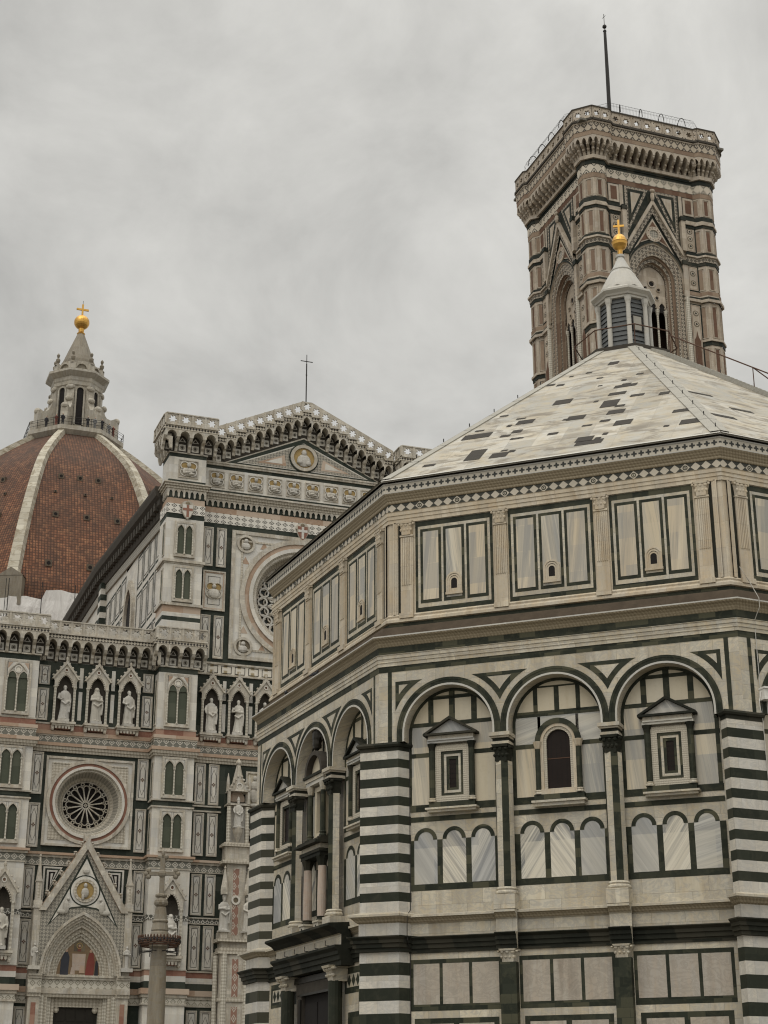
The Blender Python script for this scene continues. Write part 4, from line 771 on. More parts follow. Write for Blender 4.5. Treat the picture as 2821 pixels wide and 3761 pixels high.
# ---- wall of the front
M = MB()
def bandset(a, b):
    M.rect(a, b, 0, 9.3, 0, 'FG')
    for z0, z1, m, e in ((9.3, 9.42, 'FC', .08), (9.42, 9.76, 'SQ', .03), (9.76, 9.95, 'FC', .1), (9.95, 10.29, 'PK', .18), (10.29, 10.72, 'FG', .01), (10.72, 11.06, 'FW', .02), (11.06, 11.4, 'RE', .01), (11.4, 11.5, 'FC', .08), (11.5, 14.38, 'FG', .0), (14.38, 14.44, 'FC', .08), (14.44, 14.74, 'LT', .05), (14.74, 14.82, 'FC', .1), (14.82, 17.62, 'FG', .0), (17.62, 17.68, 'FC', .06), (17.68, 18.13, 'HB', .04), (18.13, 18.28, 'FC', .12), (18.28, 18.43, 'PK', .24)):
        M.box(a, b, z0, z1, -.5, e, m)
    for z0, z1, m, e in ((24.82, 25.0, 'FV', .12), (25.0, 25.2, 'FV', .2), (25.2, 25.4, 'PK', .30), (25.4, 25.86, 'HB', .08), (25.86, 25.95, 'FC', .12), (25.95, 26.2, 'PK', .18), (26.2, 26.62, 'RE', .02), (26.62, 26.72, 'FC', .06), (26.72, 30.82, 'FG', 0)): M.box(a, b, z0, z1, -.5, e, m)
for sg in (-1, 1):
    a, b = sorted((sg*17.9, sg*10.0)); bandset(a, b); q0, q1 = sorted((sg*16.82, sg*11.12))
    M.rect(a, q0, 18.43, 24.85, 0, 'FG'); M.rect(q1, b, 18.43, 24.85, 0, 'FG'); M.rect(q0, q1, 18.43, 18.85, 0, 'FG'); M.rect(q0, q1, 24.55, 24.85, 0, 'FG'); M.rect(a, b, 30.8, 33.3, 0, 'FW')
bandset(-7.5, 7.5); M.rect(-7.5, 7.5, 18.43, 24.85, 0, 'FG')
for s_ in (-1, 1):
    a, b = sorted((s_*7.42, s_*5.25))
    for z in (21.62, 21.95): M.box(a, b, z-.05, z+.05, -.1, .1, 'FC')
M.box(-7.5, 7.5, 30.84, 30.94, -.5, .12, 'FC'); M.box(-7.5, 7.5, 30.94, 31.62, -.5, .05, 'FQ'); M.box(-7.5, 7.5, 31.62, 31.74, -.5, .14, 'FC')
for k in range(16): M.frame(-7.1+k*.95-.36, -7.1+k*.95+.36, 31.02, 31.55, .04, .07, 'BK')
for a, b, z0, z1 in ((-7.5, -5.13, 31.74, 41.8), (5.13, 7.5, 31.74, 41.8), (-5.13, 5.13, 31.74, 32.08), (-5.13, 5.13, 41.41, 41.8)): M.rect(a, b, z0, z1, 0, 'FG')
for z0, z1, m, e in ((41.8, 42.56, 'FL', .03), (42.56, 42.98, 'PK', .0), (42.98, 43.57, 'FG', -.05), (43.57, 43.74, 'FV', .12), (43.74, 43.92, 'FV', .22), (43.92, 44.05, 'FC', .34), (44.05, 44.31, 'FG', 0), (44.31, 45.9, 'FW', .02), (45.9, 46.15, 'FG', 0), (46.15, 46.3, 'FC', .1), (46.3, 46.42, 'FC', .16)): M.box(-7.5, 7.5, z0, z1, -.5, e, m)
teeth(M, -7.4, 7.4, 42.98, 43.57, -.02)
M.prism([(-7.5, 46.42), (7.5, 46.42), (7.5, 47.4), (0, 51.0), (-7.5, 47.4)], -1.0, 0, 'DKC', 'FC', True)
M.prism([(-5.95, 46.42), (5.95, 46.42), (0, 49.2)], -.1, .05, 'FC'); M.sheet([(-5.7, 46.46), (5.7, 46.46), (0, 49.08)], .06, 'FG'); M.sheet([(-4.95, 46.56), (4.95, 46.56), (0, 48.74)], .075, 'FW'); M.sheet([(-4.62, 46.62), (4.62, 46.62), (0, 48.64)], .085, 'MG')
for sg in (-1, 1): M.sheet([(sg*3.5, 46.78), (sg*1.3, 46.78), (sg*1.45, 47.62)], .095, 'PK'); M.sheet([(sg*2.9, 46.9), (sg*1.6, 46.9), (sg*1.65, 47.4)], .105, 'FW')
fw = M.build('facade_wall', cat)
M = MB(); M.box(-20.4, -9.75, 0, 30.5, -70, -2.5, 'FW', True); M.box(9.75, 20.4, 0, 30.5, -70, -2.5, 'FW', True); M.q([(-20.4, -.6, 30.6), (-9.7, -.6, 33.8), (-9.7, -70, 33.8), (-20.4, -70, 30.6)], 'TI'); M.build('aisle', cat)
M = MB(); M.disc(0, 47.55, 1.12, .10, 'FG', 24); M.ring(0, 47.55, .78, 1.02, .1, .22, 'FC', 'FC', 'FC', 0, 360, 24); M.disc(0, 47.55, .8, .12, 'GM', 20); M.ball((0, .16, 47.95), (.2, .14, .25), 'SM', 8, 6); M.ball((0, .14, 47.35), (.52, .16, .5), 'SM', 10, 6); M.ball((.3, .2, 47.15), (.25, .14, .2), 'SM', 8, 5); M.ball((-.3, .2, 47.2), (.25, .14, .18), 'SM', 8, 5); M.build('relief_medallion', cat)
# left bay and central galleries
M = MB(); gallery(M, -17.45, -10.45, 0, .78, 30.82, 9, sides=False); M.build('gallery', cat)
M = MB(); gallery(M, 10.45, 17.45, 0, .78, 30.82, 9, sides=False); M.build('gallery', cat)
n_ = 19; M = MB(); gallery(M, -n_*.35, n_*.35, 0, .72, 46.35+9*.325, n_, sides=False, step=lambda i: -.325*abs(i-9)); M.build('gable_gallery', cat)
M = MB(); M.tube([(0, .4, 51.7), (0, .4, 55.0)], .045, 'IR', 6); M.tube([(0, .4, 55.0), (0, .4, 55.75)], .03, 'IR', 5); M.tube([(-.46, .4, 55.2), (.46, .4, 55.2)], .035, 'IR', 5); M.ball((0, .4, 51.8), .13, 'IR', 8, 6); M.ball((0, .4, 54.1), .07, 'IR', 6, 4); M.build('gable_cross', cat)
# ---- rose windows
def rose(cu, cz, hw, hz, rr, R0, R1, n, deep):
    M = MB(); holed(M, cu, cz, 2*hw, 2*hz, lambda t: rr, -.3, .05, 'FW', 48); M.frame(cu-hw, cu+hw, cz-hz, cz+hz, hw*.05, .16, 'FC', .04); M.frame(cu-hw*.86, cu+hw*.86, cz-hz*.86, cz+hz*.86, hw*.025, .1, 'FV', .05)
    for sx in (-1, 1):
        for sz_ in (-1, 1):
            x, z_ = cu+sx*hw*.80, cz+sz_*hz*.80; k = hw*.13 if hw > 4 else hw*.10
            if hw > 4:
                M.ring(x, z_, k*.74, k, .05, .16, 'FC', 'FC', 'FC', 0, 360, 18); M.disc(x, z_, k*.75, .06, 'DM', 14); M.ball((x, .12, z_+k*.3), k*.26, 'SM', 8, 5); M.ball((x, .1, z_-k*.25), (k*.5, k*.25, k*.42), 'SM', 8, 5)
                for ex, ez in ((-.42, .0), (0, -.42)): px, pz = x+sx*ex*hw*.62, z_+sz_*ez*hz*.62; M.sheet([(px-.3, pz-.25), (px+.3, pz-.25), (px, pz+.28)], .06, 'PK')
            else: M.sheet([(cu+sx*hw*.86, cz+sz_*hz*.86), (cu+sx*hw*.35, cz+sz_*hz*.86), (cu+sx*hw*.86, cz+sz_*hz*.35)], .06, 'FV'); 
    K = lambda a, b, o0, o1, m: M.ring(cu, cz, a, b, o0, o1, m, 'FC', 'FC', 0, 360, 48)
    K(R1*1.0, R1*1.085, 0, .20, 'FC'); K(R1*.925, R1*1.0, 0, .12, 'PK' if hw > 4 else 'RE'); K(R1*.86, R1*.925, -.1, .22, 'FW')
    A = arc(cu, cz, R1*.86, 0, 360, 48)
    prof = [(R1*.86, .22), (R1*.83, .05), (R1*.80, .05), (R1*.78, -.08), (R0*1.12, -.5*deep), (R0*1.1, -.55*deep), (R0*1.0, -.75*deep)]; mm = ['TW', 'FC', 'TW', 'MG', 'FC', 'FV']
    for (ra, oa), (rb, ob), m in zip(prof[:-1], prof[1:], mm):
        for i in range(48):
            t0, t1 = 2*math.pi*i/48, 2*math.pi*(i+1)/48; Pq = lambda r, o, t: (cu+r*math.cos(t), o, cz+r*math.sin(t)); L = t0*ra, t1*ra
            M.q([Pq(ra, oa, t0), Pq(ra, oa, t1), Pq(rb, ob, t1), Pq(rb, ob, t0)], m, False, [(L[0], oa*1.3+ra), (L[1], oa*1.3+ra), (L[1], rb+ob*1.3), (L[0], rb+ob*1.3)])
    w0 = M.build('rose_window', cat); od = -.78*deep
    M = MB(); M.disc(cu, cz, R0*1.01, od-.12, 'BK' if hw < 4 else 'SG', 40); M.build('glass', w0)
    M = MB(); o0, o1 = od-.1, od+.08
    M.ring(cu, cz, R0*.12, R0*.17, o0, o1, 'FC', 'FC', 'FC', 0, 360, 20); M.ring(cu, cz, R0*.955, R0*1.0, o0, o1, 'FC', 'FC', None, 0, 360, 48)
    for k in range(8 if hw < 4 else 0):
        t = math.pi*k/4; M.prism([(cu+R0*.02*math.cos(t+1.57), cz+R0*.02*math.sin(t+1.57)), (cu+R0*.12*math.cos(t), cz+R0*.12*math.sin(t)), (cu+R0*.02*math.cos(t-1.57), cz+R0*.02*math.sin(t-1.57))], o0, o1, 'FC')
    for k in range(n):
        t = 2*math.pi*(k+.5)/n; c_, s_ = math.cos(t), math.sin(t); wd = R0*.024
        M.prism([(cu+R0*.16*c_-wd*s_, cz+R0*.16*s_+wd*c_), (cu+R0*.16*c_+wd*s_, cz+R0*.16*s_-wd*c_), (cu+R0*.70*c_+wd*s_, cz+R0*.70*s_-wd*c_), (cu+R0*.70*c_-wd*s_, cz+R0*.70*s_+wd*c_)], o0, o1+.03, 'FC')
        M.ball((cu+R0*.68*c_, o1, cz+R0*.68*s_), R0*.045, 'FC', 6, 4)
        t2 = 2*math.pi*(k+1)/n; rad = R0*.70*math.sin(math.pi/n); x, z_ = cu+R0*.70*math.cos(t2), cz+R0*.70*math.sin(t2); a_ = math.degrees(t2)
        M.ring(x, z_, rad*.78, rad*1.05, o0, o1, 'FC', 'FC', 'FC', a_-90, a_+90, 8)
        M.ring(cu+R0*.885*c_, cz+R0*.885*s_, R0*.045, R0*.085, o0, o1, 'FC', 'FC', 'FC', 0, 360, 10)
        if hw > 4: M.ring(cu+R0*.82*math.cos(t2), cz+R0*.82*math.sin(t2), R0*.085, R0*.125, o0, o1+.04, 'FW', 'FC', 'FC', 0, 360, 12); M.ring(cu+R0*.60*c_, cz+R0*.60*s_, R0*.04, R0*.075, o0, o1, 'FW', 'FC', 'FC', 0, 360, 10)
    M.build('tracery', w0)
rose(-13.97, 21.70, 2.85, 2.85, 2.36, 1.55, 2.5, 16, 1.3); rose(13.97, 21.70, 2.85, 2.85, 2.36, 1.55, 2.5, 16, 1.3); rose(0, 36.75, 5.13, 4.66, 3.9, 3.02, 4.12, 22, 1.5)
# ---- inlaid panels
for z0, z1 in ((18.72, 21.5), (22.06, 24.76)):
    for u in (-17.36, -10.56, -6.72, -5.80, 6.72, 5.80): panel(u, z0, z1)
for z0, z1 in ((11.56, 14.30), (14.95, 17.55)):
    for u in (-17.40, -10.45, -6.70, -5.80, 6.70, 5.80): panel(u, z0, z1)
for u in (-6.80, -5.86, 6.80, 5.86): panel(u, 38.58, 41.45); panel(u, 32.02, 35.05)
for u in (-17.33, -10.50): panel(u, 26.85, 28.98); panel(u, 29.22, 30.5)
for u in (-17.35, -6.70, -5.80): panel(u, 6.4, 9.1)
for sg in (-1, 1):
    M = MB(); u = sg*6.29; M.box(u-.80, u+.80, 35.38, 38.24, 0, .06, 'FW'); M.frame(u-.80, u+.80, 35.38, 38.24, .1, .14, 'FC', 0); M.frame(u-.7, u+.7, 35.48, 38.14, .07, .10, 'PK'); M.frame(u-.43, u+.43, 35.8, 37.85, .03, .075, 'BK'); M.disc(u, 36.82, .66, .08, 'FW', 20)
    for dx, dz in ((.25, .25), (-.25, .25), (.25, -.25), (-.25, -.25)): M.ring(u+dx, 36.82+dz, .26, .32, .08, .16, 'FC', 'FC', 'FC', 0, 360, 12); M.disc(u+dx, 36.82+dz, .27, .09, 'GM' if dz > 0 else 'SM', 10)
    M.ball((u, .17, 37.1), .16, 'SM', 8, 6); M.ball((u, .14, 36.6), (.42, .14, .36), 'SM', 8, 6); M.build('relief_panel', cat)
# ---- busts in quatrefoils under the pediment
M = MB(); M.frame(-.56, .56, -.62, .62, .06, .06, 'FC', 0); M.rect(-.5, .5, -.56, .56, .012, 'FC')
for dx, dz in ((.2, .22), (-.2, .22), (.2, -.22), (-.2, -.22)): M.ring(dx, dz, .23, .29, .0, .08, 'FW', 'FC', 'FC', 0, 360, 12); M.disc(dx, dz, .24, .03, 'GM' if dz > 0 else 'FC', 10)
b0_ = M.build('relief_bust', cat); M = MB(); M.ball((0, .15, .27), (.135, .12, .175), 'SM', 8, 6); M.ball((0, .08, -.08), (.33, .11, .17), 'SM', 10, 6); M.ball((0, .08, -.30), (.27, .12, .20), 'SM', 10, 6); M.tube([(-.3, .1, -.08), (-.26, .2, -.34), (.08, .22, -.26)], .075, 'SM', 6, .05); M.tube([(.3, .1, -.08), (.3, .18, -.34), (.0, .22, -.4)], .075, 'SM', 6, .05); M.build('bust', b0_)
for k in range(10): (b0_ if k == 0 else copy(b0_, cat)).location = (-6.345+1.41*k, -.02, 45.1)
for u, o_ in ((BU+.05, 1.1), (-BU, 1.1)):
    c_ = copy(b0_, cat); c_.location = (u, -o_, 45.1); c_.scale = (1.25, 1, 1.08)
# ---- shields
for u, o_, z, f, x in ((0, .05, 41.85, 'RE', 'FW'), (BU+.1, 1.14, 42.0, 'FW', 'RE'), (-BU, 1.14, 42.0, 'FW', 'RE')):
    M = MB(); S = [(-.36, .42), (.36, .42), (.36, -.1), (.2, -.42), (0, -.6), (-.2, -.42), (-.36, -.1)]; M.ring(u, z+.2, .34, .52, o_, o_+.08, 'FC', 'FC', 'FC', 0, 180, 12); M.prism([(u+p*1.12, z+q*1.1) for p, q in S], o_, o_+.10, 'FC'); M.prism([(u+p, z+q) for p, q in S], o_, o_+.13, f); M.rect(u-.09, u+.09, z-.5, z+.4, o_+.14, x); M.rect(u-.34, u+.34, z-.02, z+.16, o_+.145, x); M.ball((u, o_+.05, z+.52), (.17, .1, .17), 'DM', 8, 5); M.build('shield', cat)
# ---- niches
def niche():
    M = MB(); M.rect(-.55, .55, .55, 3.9, .015, 'DKC')  # flat dark panel painted in place of a shaded niche recess
    for k in range(6):
        for j in range(5): M.disc(-.4+.16*j, 2.9+.16*k, .025, .02, 'GP', 4)
    P = [(.50, 2.9)]+parch(-.50, .50, 2.9, .82, 8)+[(-.50, 2.9)]
    Q = [(.80, 2.9), (.86, 3.42)]; gab = lambda p: (p[0]*1.62, 0)
    L = [p for p in P if p[0] <= 1e-6]; Rr = [p for p in P if p[0] >= -1e-6]
    M.sheet(Rr+[(0, 4.45), (.84, 3.42), (.72, 3.25), (.72, 2.9)], .40, 'FC'); M.sheet(L+[(-.72, 2.9), (-.72, 3.25), (-.84, 3.42), (0, 4.45)], .40, 'FC')
    M.strip(P, parch(-.5, .5, 2.9, .82, 8)[:1]+P[1:], 0, .40, 'FC', 'FC')
    for i, (p, q) in enumerate(zip(P[1:-2], P[2:-1])): M.ball(((p[0]+q[0])/2*.94, .37, (p[1]+q[1])/2-.03), (.055, .05, .055), 'FC', 6, 4)
    for sg in (-1, 1):
        M.prism([(sg*.92, 3.36), (sg*.80, 3.36), (0, 4.38), (0, 4.66)], .1, .50, 'FC')
        for k in range(4): t = (k+.6)/4.4; M.ball((sg*.95*(1-t), .42, 3.44+1.2*t), (.085, .07, .085), 'FC', 6, 4)
    M.ball((0, .40, 4.74), (.10, .08, .16), 'FC', 6, 5); M.ring(0, 3.98, .09, .15, .4, .44, 'FW', 'FW', 'FW', 0, 360, 10); M.disc(0, 3.98, .09, .41, 'CR', 8)
    M.box(-.80, .80, .42, .55, 0, .55, 'FC'); M.box(-.72, .72, .30, .42, 0, .46, 'FC'); M.rect(-.45, .45, .08, .30, .3, 'RE'); teeth(M, -.42, .42, .08, .3, .32, .2)
    for sg in (-1, 1): M.prism([(sg*.74, .30), (sg*.52, .30), (sg*.56, 0), (sg*.70, 0)], 0, .36, 'FC'); M.ball((sg*.63, .3, .08), .1, 'FC', 6, 4)
    n0 = M.build('niche', cat)
    for sg in (-1, 1):
        M = MB(); M.lathe(sg*.63, .34, [(.12, .55), (.12, .64), (.085, .68), (.085, 2.72), (.13, 2.84), (.13, 2.92)], 'TW', 8); M.build('colonnette', n0)
    return n0
n0 = niche(); NICHE = [(-15.99, 0), (-13.88, 0), (-11.77, 0), (-6.20, 0), (-4.36, 0), (-2.48, 0), (2.48, 0), (4.36, 0), (6.20, 0)]
for k, (u, o_) in enumerate(NICHE): p = n0 if k == 0 else copy(n0, cat); p.location = (u, 0, 26.2); p.scale = (1 if u < -9 else .98, 1, 1)
for u in (-14.93, -12.82, -5.28, -3.42):
    for z0, z1 in ((27.0, 28.9), (29.15, 30.5)): M = MB(); M.box(u-.12, u+.12, z0, z1, 0, .04, 'FW'); M.build('marble_strip', cat)
for cu in (-13.97, 13.97):
    for sg in (-1, 1):
        M = MB()
        for k, (o_, m) in enumerate(((.05, 'FW'), (.06, 'FG'), (.07, 'FW'), (.08, 'BK'), (.09, 'FW'))):
            e = .13*k; M.sheet([(cu+sg*(2.55-e*.9), 17.55-e*.8), (cu+sg*(1.35+e*1.1), 17.55-e*.8), (cu+sg*(2.55-e*.9), 15.3+e*1.9)], o_, m)
        M.build('triangular_panel', cat)
# tabernacles on the lower buttresses
for k, u in enumerate((BU+.12, -19.05)): p = copy(n0, cat); p.location = (u, -1.1, 11.55); p.scale = (1.05, 1.1, 1.22)
# ---- side portal
def portal(cu, k=1.0, door=True):
    M = MB(); O = .85 if k == 1 else .5; z0 = 10.96
    X = lambda P: [(cu+p[0]*k, z0+(p[1]-z0)*k) for p in P]
    rings = [(2.54, 3.80, 1.0, 'FC'), (2.40, 3.60, .90, 'FV'), (2.26, 3.42, .80, 'FC'), (2.12, 3.25, .66, 'TW'), (1.98, 3.08, .60, 'FC'), (1.84, 2.9, .42, 'FV'), (1.62, 2.6, .30, 'TW'), (1.48, 2.4, .20, 'FV'), (1.34, 2.2, .06, 'GM')]
    for (w0_, h0, o_, m), (w1, h1, o2, m2) in zip(rings[:-1], rings[1:]): M.strip(X(parch(-w1, w1, z0, h1, 10)), X(parch(-w0_, w0_, z0, h0, 10)), o2, o_, m, 'FV')
    A = parch(-2.5, 2.5, z0, 3.75, 10); L = [p for p in A if p[0] <= 1e-6]; Rr = [p for p in A if p[0] >= -1e-6]
    M.sheet(X(Rr+[(0, 19.15), (2.66, 14.9), (2.62, z0)]), O, 'MG'); M.sheet(X(L+[(-2.62, z0), (-2.66, 14.9), (0, 19.15)]), O, 'MG')
    for sg in (-1, 1): M.q([(cu+sg*2.62*k, 0, z0), (cu+sg*2.62*k, O, z0), (cu+sg*2.66*k, O, z0+3.94*k), (cu+sg*2.66*k, 0, z0+3.94*k)], 'FC')
    M.strip(X([(-2.78, 14.75), (0, 19.3), (2.78, 14.75)]), X([(-2.34, 14.75), (0, 18.62), (2.34, 14.75)]), 0, O+.16, 'FC', 'PK', 'PK')
    if k == 1:
        tri = [(-1.98, 13.95), (0, 18.02), (1.98, 13.95)]
        M.sheet(X([(-2.22, 13.8), (0, 18.32), (2.22, 13.8), (1.55, 14.5), (.8, 14.92), (0, 15.02), (-.8, 14.92), (-1.55, 14.5)]), O+.012, 'FG'); M.sheet(X([(-1.98, 14.1), (0, 18.02), (1.98, 14.1), (1.5, 14.62), (.8, 15.02), (0, 15.12), (-.8, 15.02), (-1.5, 14.62)]), O+.024, 'FW')
        M.disc(cu, 16.05, .96, O+.036, 'FG', 28); M.disc(cu, 16.05, .88, O+.048, 'FW', 28); M.ring(cu, 16.05, .55, .72, O+.04, O+.12, 'FV', 'FC', 'FC', 0, 360, 24); M.disc(cu, 16.05, .54, O+.06, 'GM', 20); M.ball((cu, O+.14, 16.36), (.12, .1, .15), 'SM', 8, 6); M.ball((cu, O+.12, 15.92), (.24, .12, .32), 'SM', 8, 6); M.ball((cu-.12, O+.16, 15.66), (.1, .08, .22), 'SM', 6, 4)
        for sg in (-1, 1): M.ball((cu+sg*1.12, O+.08, 15.0), (.2, .1, .42), 'SM', 8, 6); M.ball((cu+sg*1.0, O+.08, 15.5), .1, 'SM', 6, 5); M.ball((cu+sg*1.35, O+.08, 14.72), (.32, .09, .16), 'SM', 6, 5)
        M.ball((cu, O+.08, 17.25), (.22, .08, .18), 'SM', 8, 5)
    for sg in (-1, 1):
        for i in range(7): t = (i+.5)/7; M.ball((cu+sg*2.80*(1-t)*k, O*.6, z0+(14.86-z0+4.35*t)*k), (.13*k, .2, .20*k), 'FV', 7, 5); M.ball((cu+sg*(2.80*(1-t)+.10)*k, O*.7, z0+(15.03-z0+4.35*t)*k), (.13*k, .14, .07*k), 'FC', 6, 4); M.ball((cu+sg*(2.80*(1-t)+.16)*k, O*.7, z0+(14.9-z0+4.35*t)*k), (.07*k, .1, .10*k), 'FC', 6, 4)
    M.box(cu-.2*k, cu+.2*k, z0+8.2*k, z0+8.6*k, 0, O*.9, 'FC')
    p0 = M.build('portal', cat)
    M = MB(); M.sheet(X(parch(-1.36, 1.36, z0, 2.22, 10)), .05, 'BMo')
    if k == 1:
        F = lambda pts, o_, m: M.sheet([(cu+a, b) for a, b in pts], o_, m)
        F([(-.38, 11.3), (.38, 11.3), (.42, 12.3), (-.42, 12.3)], .06, 'PKC'); F([(-.34, 12.45), (.34, 12.45), (.34, 13.0), (0, 13.12), (-.34, 13.0)], .06, 'DM'); M.ring(cu, 12.78, .15, .19, .06, .075, 'GM', None, None, 0, 360, 14); M.disc(cu, 12.78, .07, .07, 'SK', 8); F([(-.12, 12.45), (.12, 12.45), (.08, 12.7), (-.08, 12.7)], .07, 'CLr')
        F([(-1.12, 11.02), (-.62, 11.02), (-.58, 12.1), (-.70, 12.4), (-.9, 12.38), (-1.1, 11.9)], .065, 'NB'); M.disc(cu-.78, 12.47, .09, .07, 'SK', 8)
        F([(.42, 11.02), (.95, 11.02), (1.0, 11.8), (.88, 12.38), (.62, 12.36), (.5, 11.8)], .065, 'RB'); M.disc(cu+.72, 12.47, .09, .07, 'SK', 8); F([(1.0, 11.02), (1.25, 11.02), (1.2, 11.9), (1.05, 11.9)], .065, 'CLd')
        F([(-.5, 11.05), (-.2, 11.05), (-.22, 11.4), (-.42, 11.5)], .07, 'PKC'); F([(-1.3, 10.98), (1.3, 10.98), (1.3, 11.06), (-1.3, 11.06)], .062, 'FV'); F([(.05, 11.15), (.4, 11.15), (.38, 11.6), (.1, 11.6)], .07, 'PK')
    ty = M.build('tympanum', p0); ty.location = (0, -.12, 0)
    M = MB(); h = k
    for sg in (-1, 1):
        for a, b, o_, m in ((2.36, 3.05, .9, 'FC'), (2.08, 2.36, .72, 'TW'), (1.84, 2.08, .56, 'FV'), (1.60, 1.84, .42, 'TW'), (1.36, 1.60, .28, 'FV')): M.box(*sorted((cu+sg*a*k, cu+sg*b*k)), 0, 9.75, 0, o_, m)
        M.rect(*sorted((cu+sg*2.56*k, cu+sg*2.85*k)), 5, 9.3, .92, 'RE')
    for a, b, o_, m in ((9.66, 9.86, .98, 'FV'), (9.86, 10.1, 1.06, 'FC'), (10.1, 10.2, 1.0, 'FC'), (10.2, 10.72, .9, 'SQ'), (10.72, 10.86, 1.0, 'FC'), (10.86, 10.98, 1.06, 'FC')):
        for sg in (-1, 1): M.box(*sorted((cu+sg*2.3*k, cu+sg*(3.08*k+.04))), a, b, 0, o_, m)
        M.box(cu-2.3*k, cu+2.3*k, a, b, 0, o_-.4, m)
    M.box(cu-1.36*k, cu+1.36*k, 9.12, 9.66, 0, .22, 'GM' if 0 else 'FV'); M.build('jambs', p0)
    M = MB(); M.rect(cu-1.3*k, cu+1.3*k, 0, 9.2, .02, 'BZ')
    for i in range(4):
        for j in range(5): M.box(cu-1.15+i*.6, cu-.65+i*.6, 8.3-j*1.1, 9.0-j*1.1, .02, .05, 'BZ')
    for sg in (-1, 1): M.ball((cu+sg*1.2*k, .12, 8.98), (.2, .1, .22), 'FV', 6, 5)
    M.build('door', p0)
    return p0
po2 = portal(-13.97); portal(0, 1.7); portal(13.97)
def pinnacle(u, o_, z0, zt, w_, body):
    M = MB(); M.box(u-w_, u+w_, body, z0, 0, o_+w_, 'FC'); M.box(u-w_*1.3, u+w_*1.3, z0-.02, z0+.1, 0, o_+w_*1.3, 'FC'); M.box(u-w_*1.15, u+w_*1.15, z0+.1, z0+.45, o_-w_*1.15, o_+w_*1.15, 'FC', True)
    h = zt-z0; M.box(u-w_*.8, u+w_*.8, z0+.45, z0+h*.52, o_-w_*.8, o_+w_*.8, 'FC', True); M.rect(u-w_*.35, u+w_*.35, z0+.6, z0+h*.48, o_+w_*.8+.01, 'FV')
    for sg in (-1, 1): M.prism([(u-w_, z0+h*.48), (u+w_, z0+h*.48), (u, z0+h*.66)], o_-w_ if sg < 0 else o_+w_*.6, o_-w_*.6 if sg < 0 else o_+w_*1.0, 'FC')
    M.lathe(u, o_, [(w_*.9, z0+h*.50), (w_*.2, zt-.18), (w_*.34, zt-.14), (w_*.34, zt-.08), (.02, zt)], 'FC', 6, 0, 360, False); return M.build('pinnacle', cat)
for u in (-13.97-2.86, -13.97+2.82): pinnacle(u, .7, 14.9, 18.2, .22, 11.0)
# bishop's pilaster at the edge of the central portal
M = MB(); u = -4.28
M.box(u-1.0, u+1.0, 0, 12.6, 0, 1.25, 'FC'); M.box(u-.9, u+.9, 12.6, 13.4, 0, 1.15, 'FC'); M.box(u-.62, u+.62, 13.4, 18.3, 0, .85, 'FC'); M.box(u-.78, u+.78, 18.3, 19.5, 0, .95, 'FC')
for z0, z1, e in ((9.6, 9.8, .12), (12.5, 12.68, .16), (12.68, 12.9, .06), (13.25, 13.45, .22), (18.2, 18.4, .2), (19.3, 19.45, .2), (19.45, 19.55, .1)): M.box(u-.98-e, u+.98+e, z0, z1, 0, 1.2+e, 'FV') if z0 < 13.3 else M.box(u-.78-e, u+.78+e, z0, z1, 0, .9+e, 'FV')
for sg in (-1, 1): M.lathe(u+sg*.72, 1.22, [(.2, 0), (.2, 12.5)], 'TW', 8); M.lathe(u+sg*.62, .85, [(.14, 19.55), (.14, 21.9)], 'TW', 8); M.lathe(u+sg*1.2, .9, [(.16, 0), (.16, 12.4)], 'TW', 8)
for z0, z1 in ((5, 9.3), (9.9, 12.2)): M.rect(u-.2, u+.2, z0, z1, 1.262, 'PL')
M.rect(u-.2, u+.2, 13.7, 17.9, .862, 'PL')
M.ring(u, 15.9, .17, .3, .86, .93, 'FW', 'FW', 'FW', 0, 360, 14); M.disc(u, 15.9, .2, .88, 'DM', 10)
M.rect(u-.6, u+.6, 19.5, 22.3, .3, 'FW'); M.box(u-.75, u+.75, 22.0, 22.1, .0, .95, 'FC'); M.sheet([(u-.5, 22.3)]+[(u+.5, 22.3)]+parch(u-.5, u+.5, 22.5, .5, 5), .5, 'PK')
M.prism([(u-.72, 22.9), (u+.72, 22.9), (u, 24.0)], 0, 1.0, 'FC'); M.ring(u, 23.25, .15, .22, 1.0, 1.05, 'FW', 'FW', 'FW', 0, 360, 10); M.box(u-.74, u-.58, 22.1, 22.9, .75, 1.0, 'FC'); M.box(u+.58, u+.74, 22.1, 22.9, .75, 1.0, 'FC')
M.lathe(u, .6, [(.55, 22.9), (.12, 24.75), (.2, 24.8), (.2, 24.9), (.03, 25.15)], 'FC', 6, 0, 360, False)
for sg in (-1, 1): M.lathe(u+sg*.72, .8, [(.12, 22.9), (.1, 23.6), (.02, 24.1)], 'FC', 6, 0, 360, False)
for i in range(5):
    for sg in (-1, 1): M.ball((u+sg*.66*(1-i/5), 1.02, 23.0+i*.22), (.09, .06, .09), 'FC', 6, 4)
M.lathe(u, .85, [(.05, 19.6), (.2, 19.9), (.32, 20.2), (.36, 20.5), (.36, 20.56)], 'FC', 8); M.build('portal_pier', cat)
for sg in (-1, 1):
    M = MB(); x = -4.28+sg*.78; M.box(x-.22, x+.22, 13.4, 13.9, 0, 1.2, 'FC'); M.lathe(x, 1.0, [(.24, 16.2), (.26, 16.5), (.04, 17.85), (.08, 17.9), (.01, 18.05)], 'FC', 6, 0, 360, False); M.build('canopy', cat)
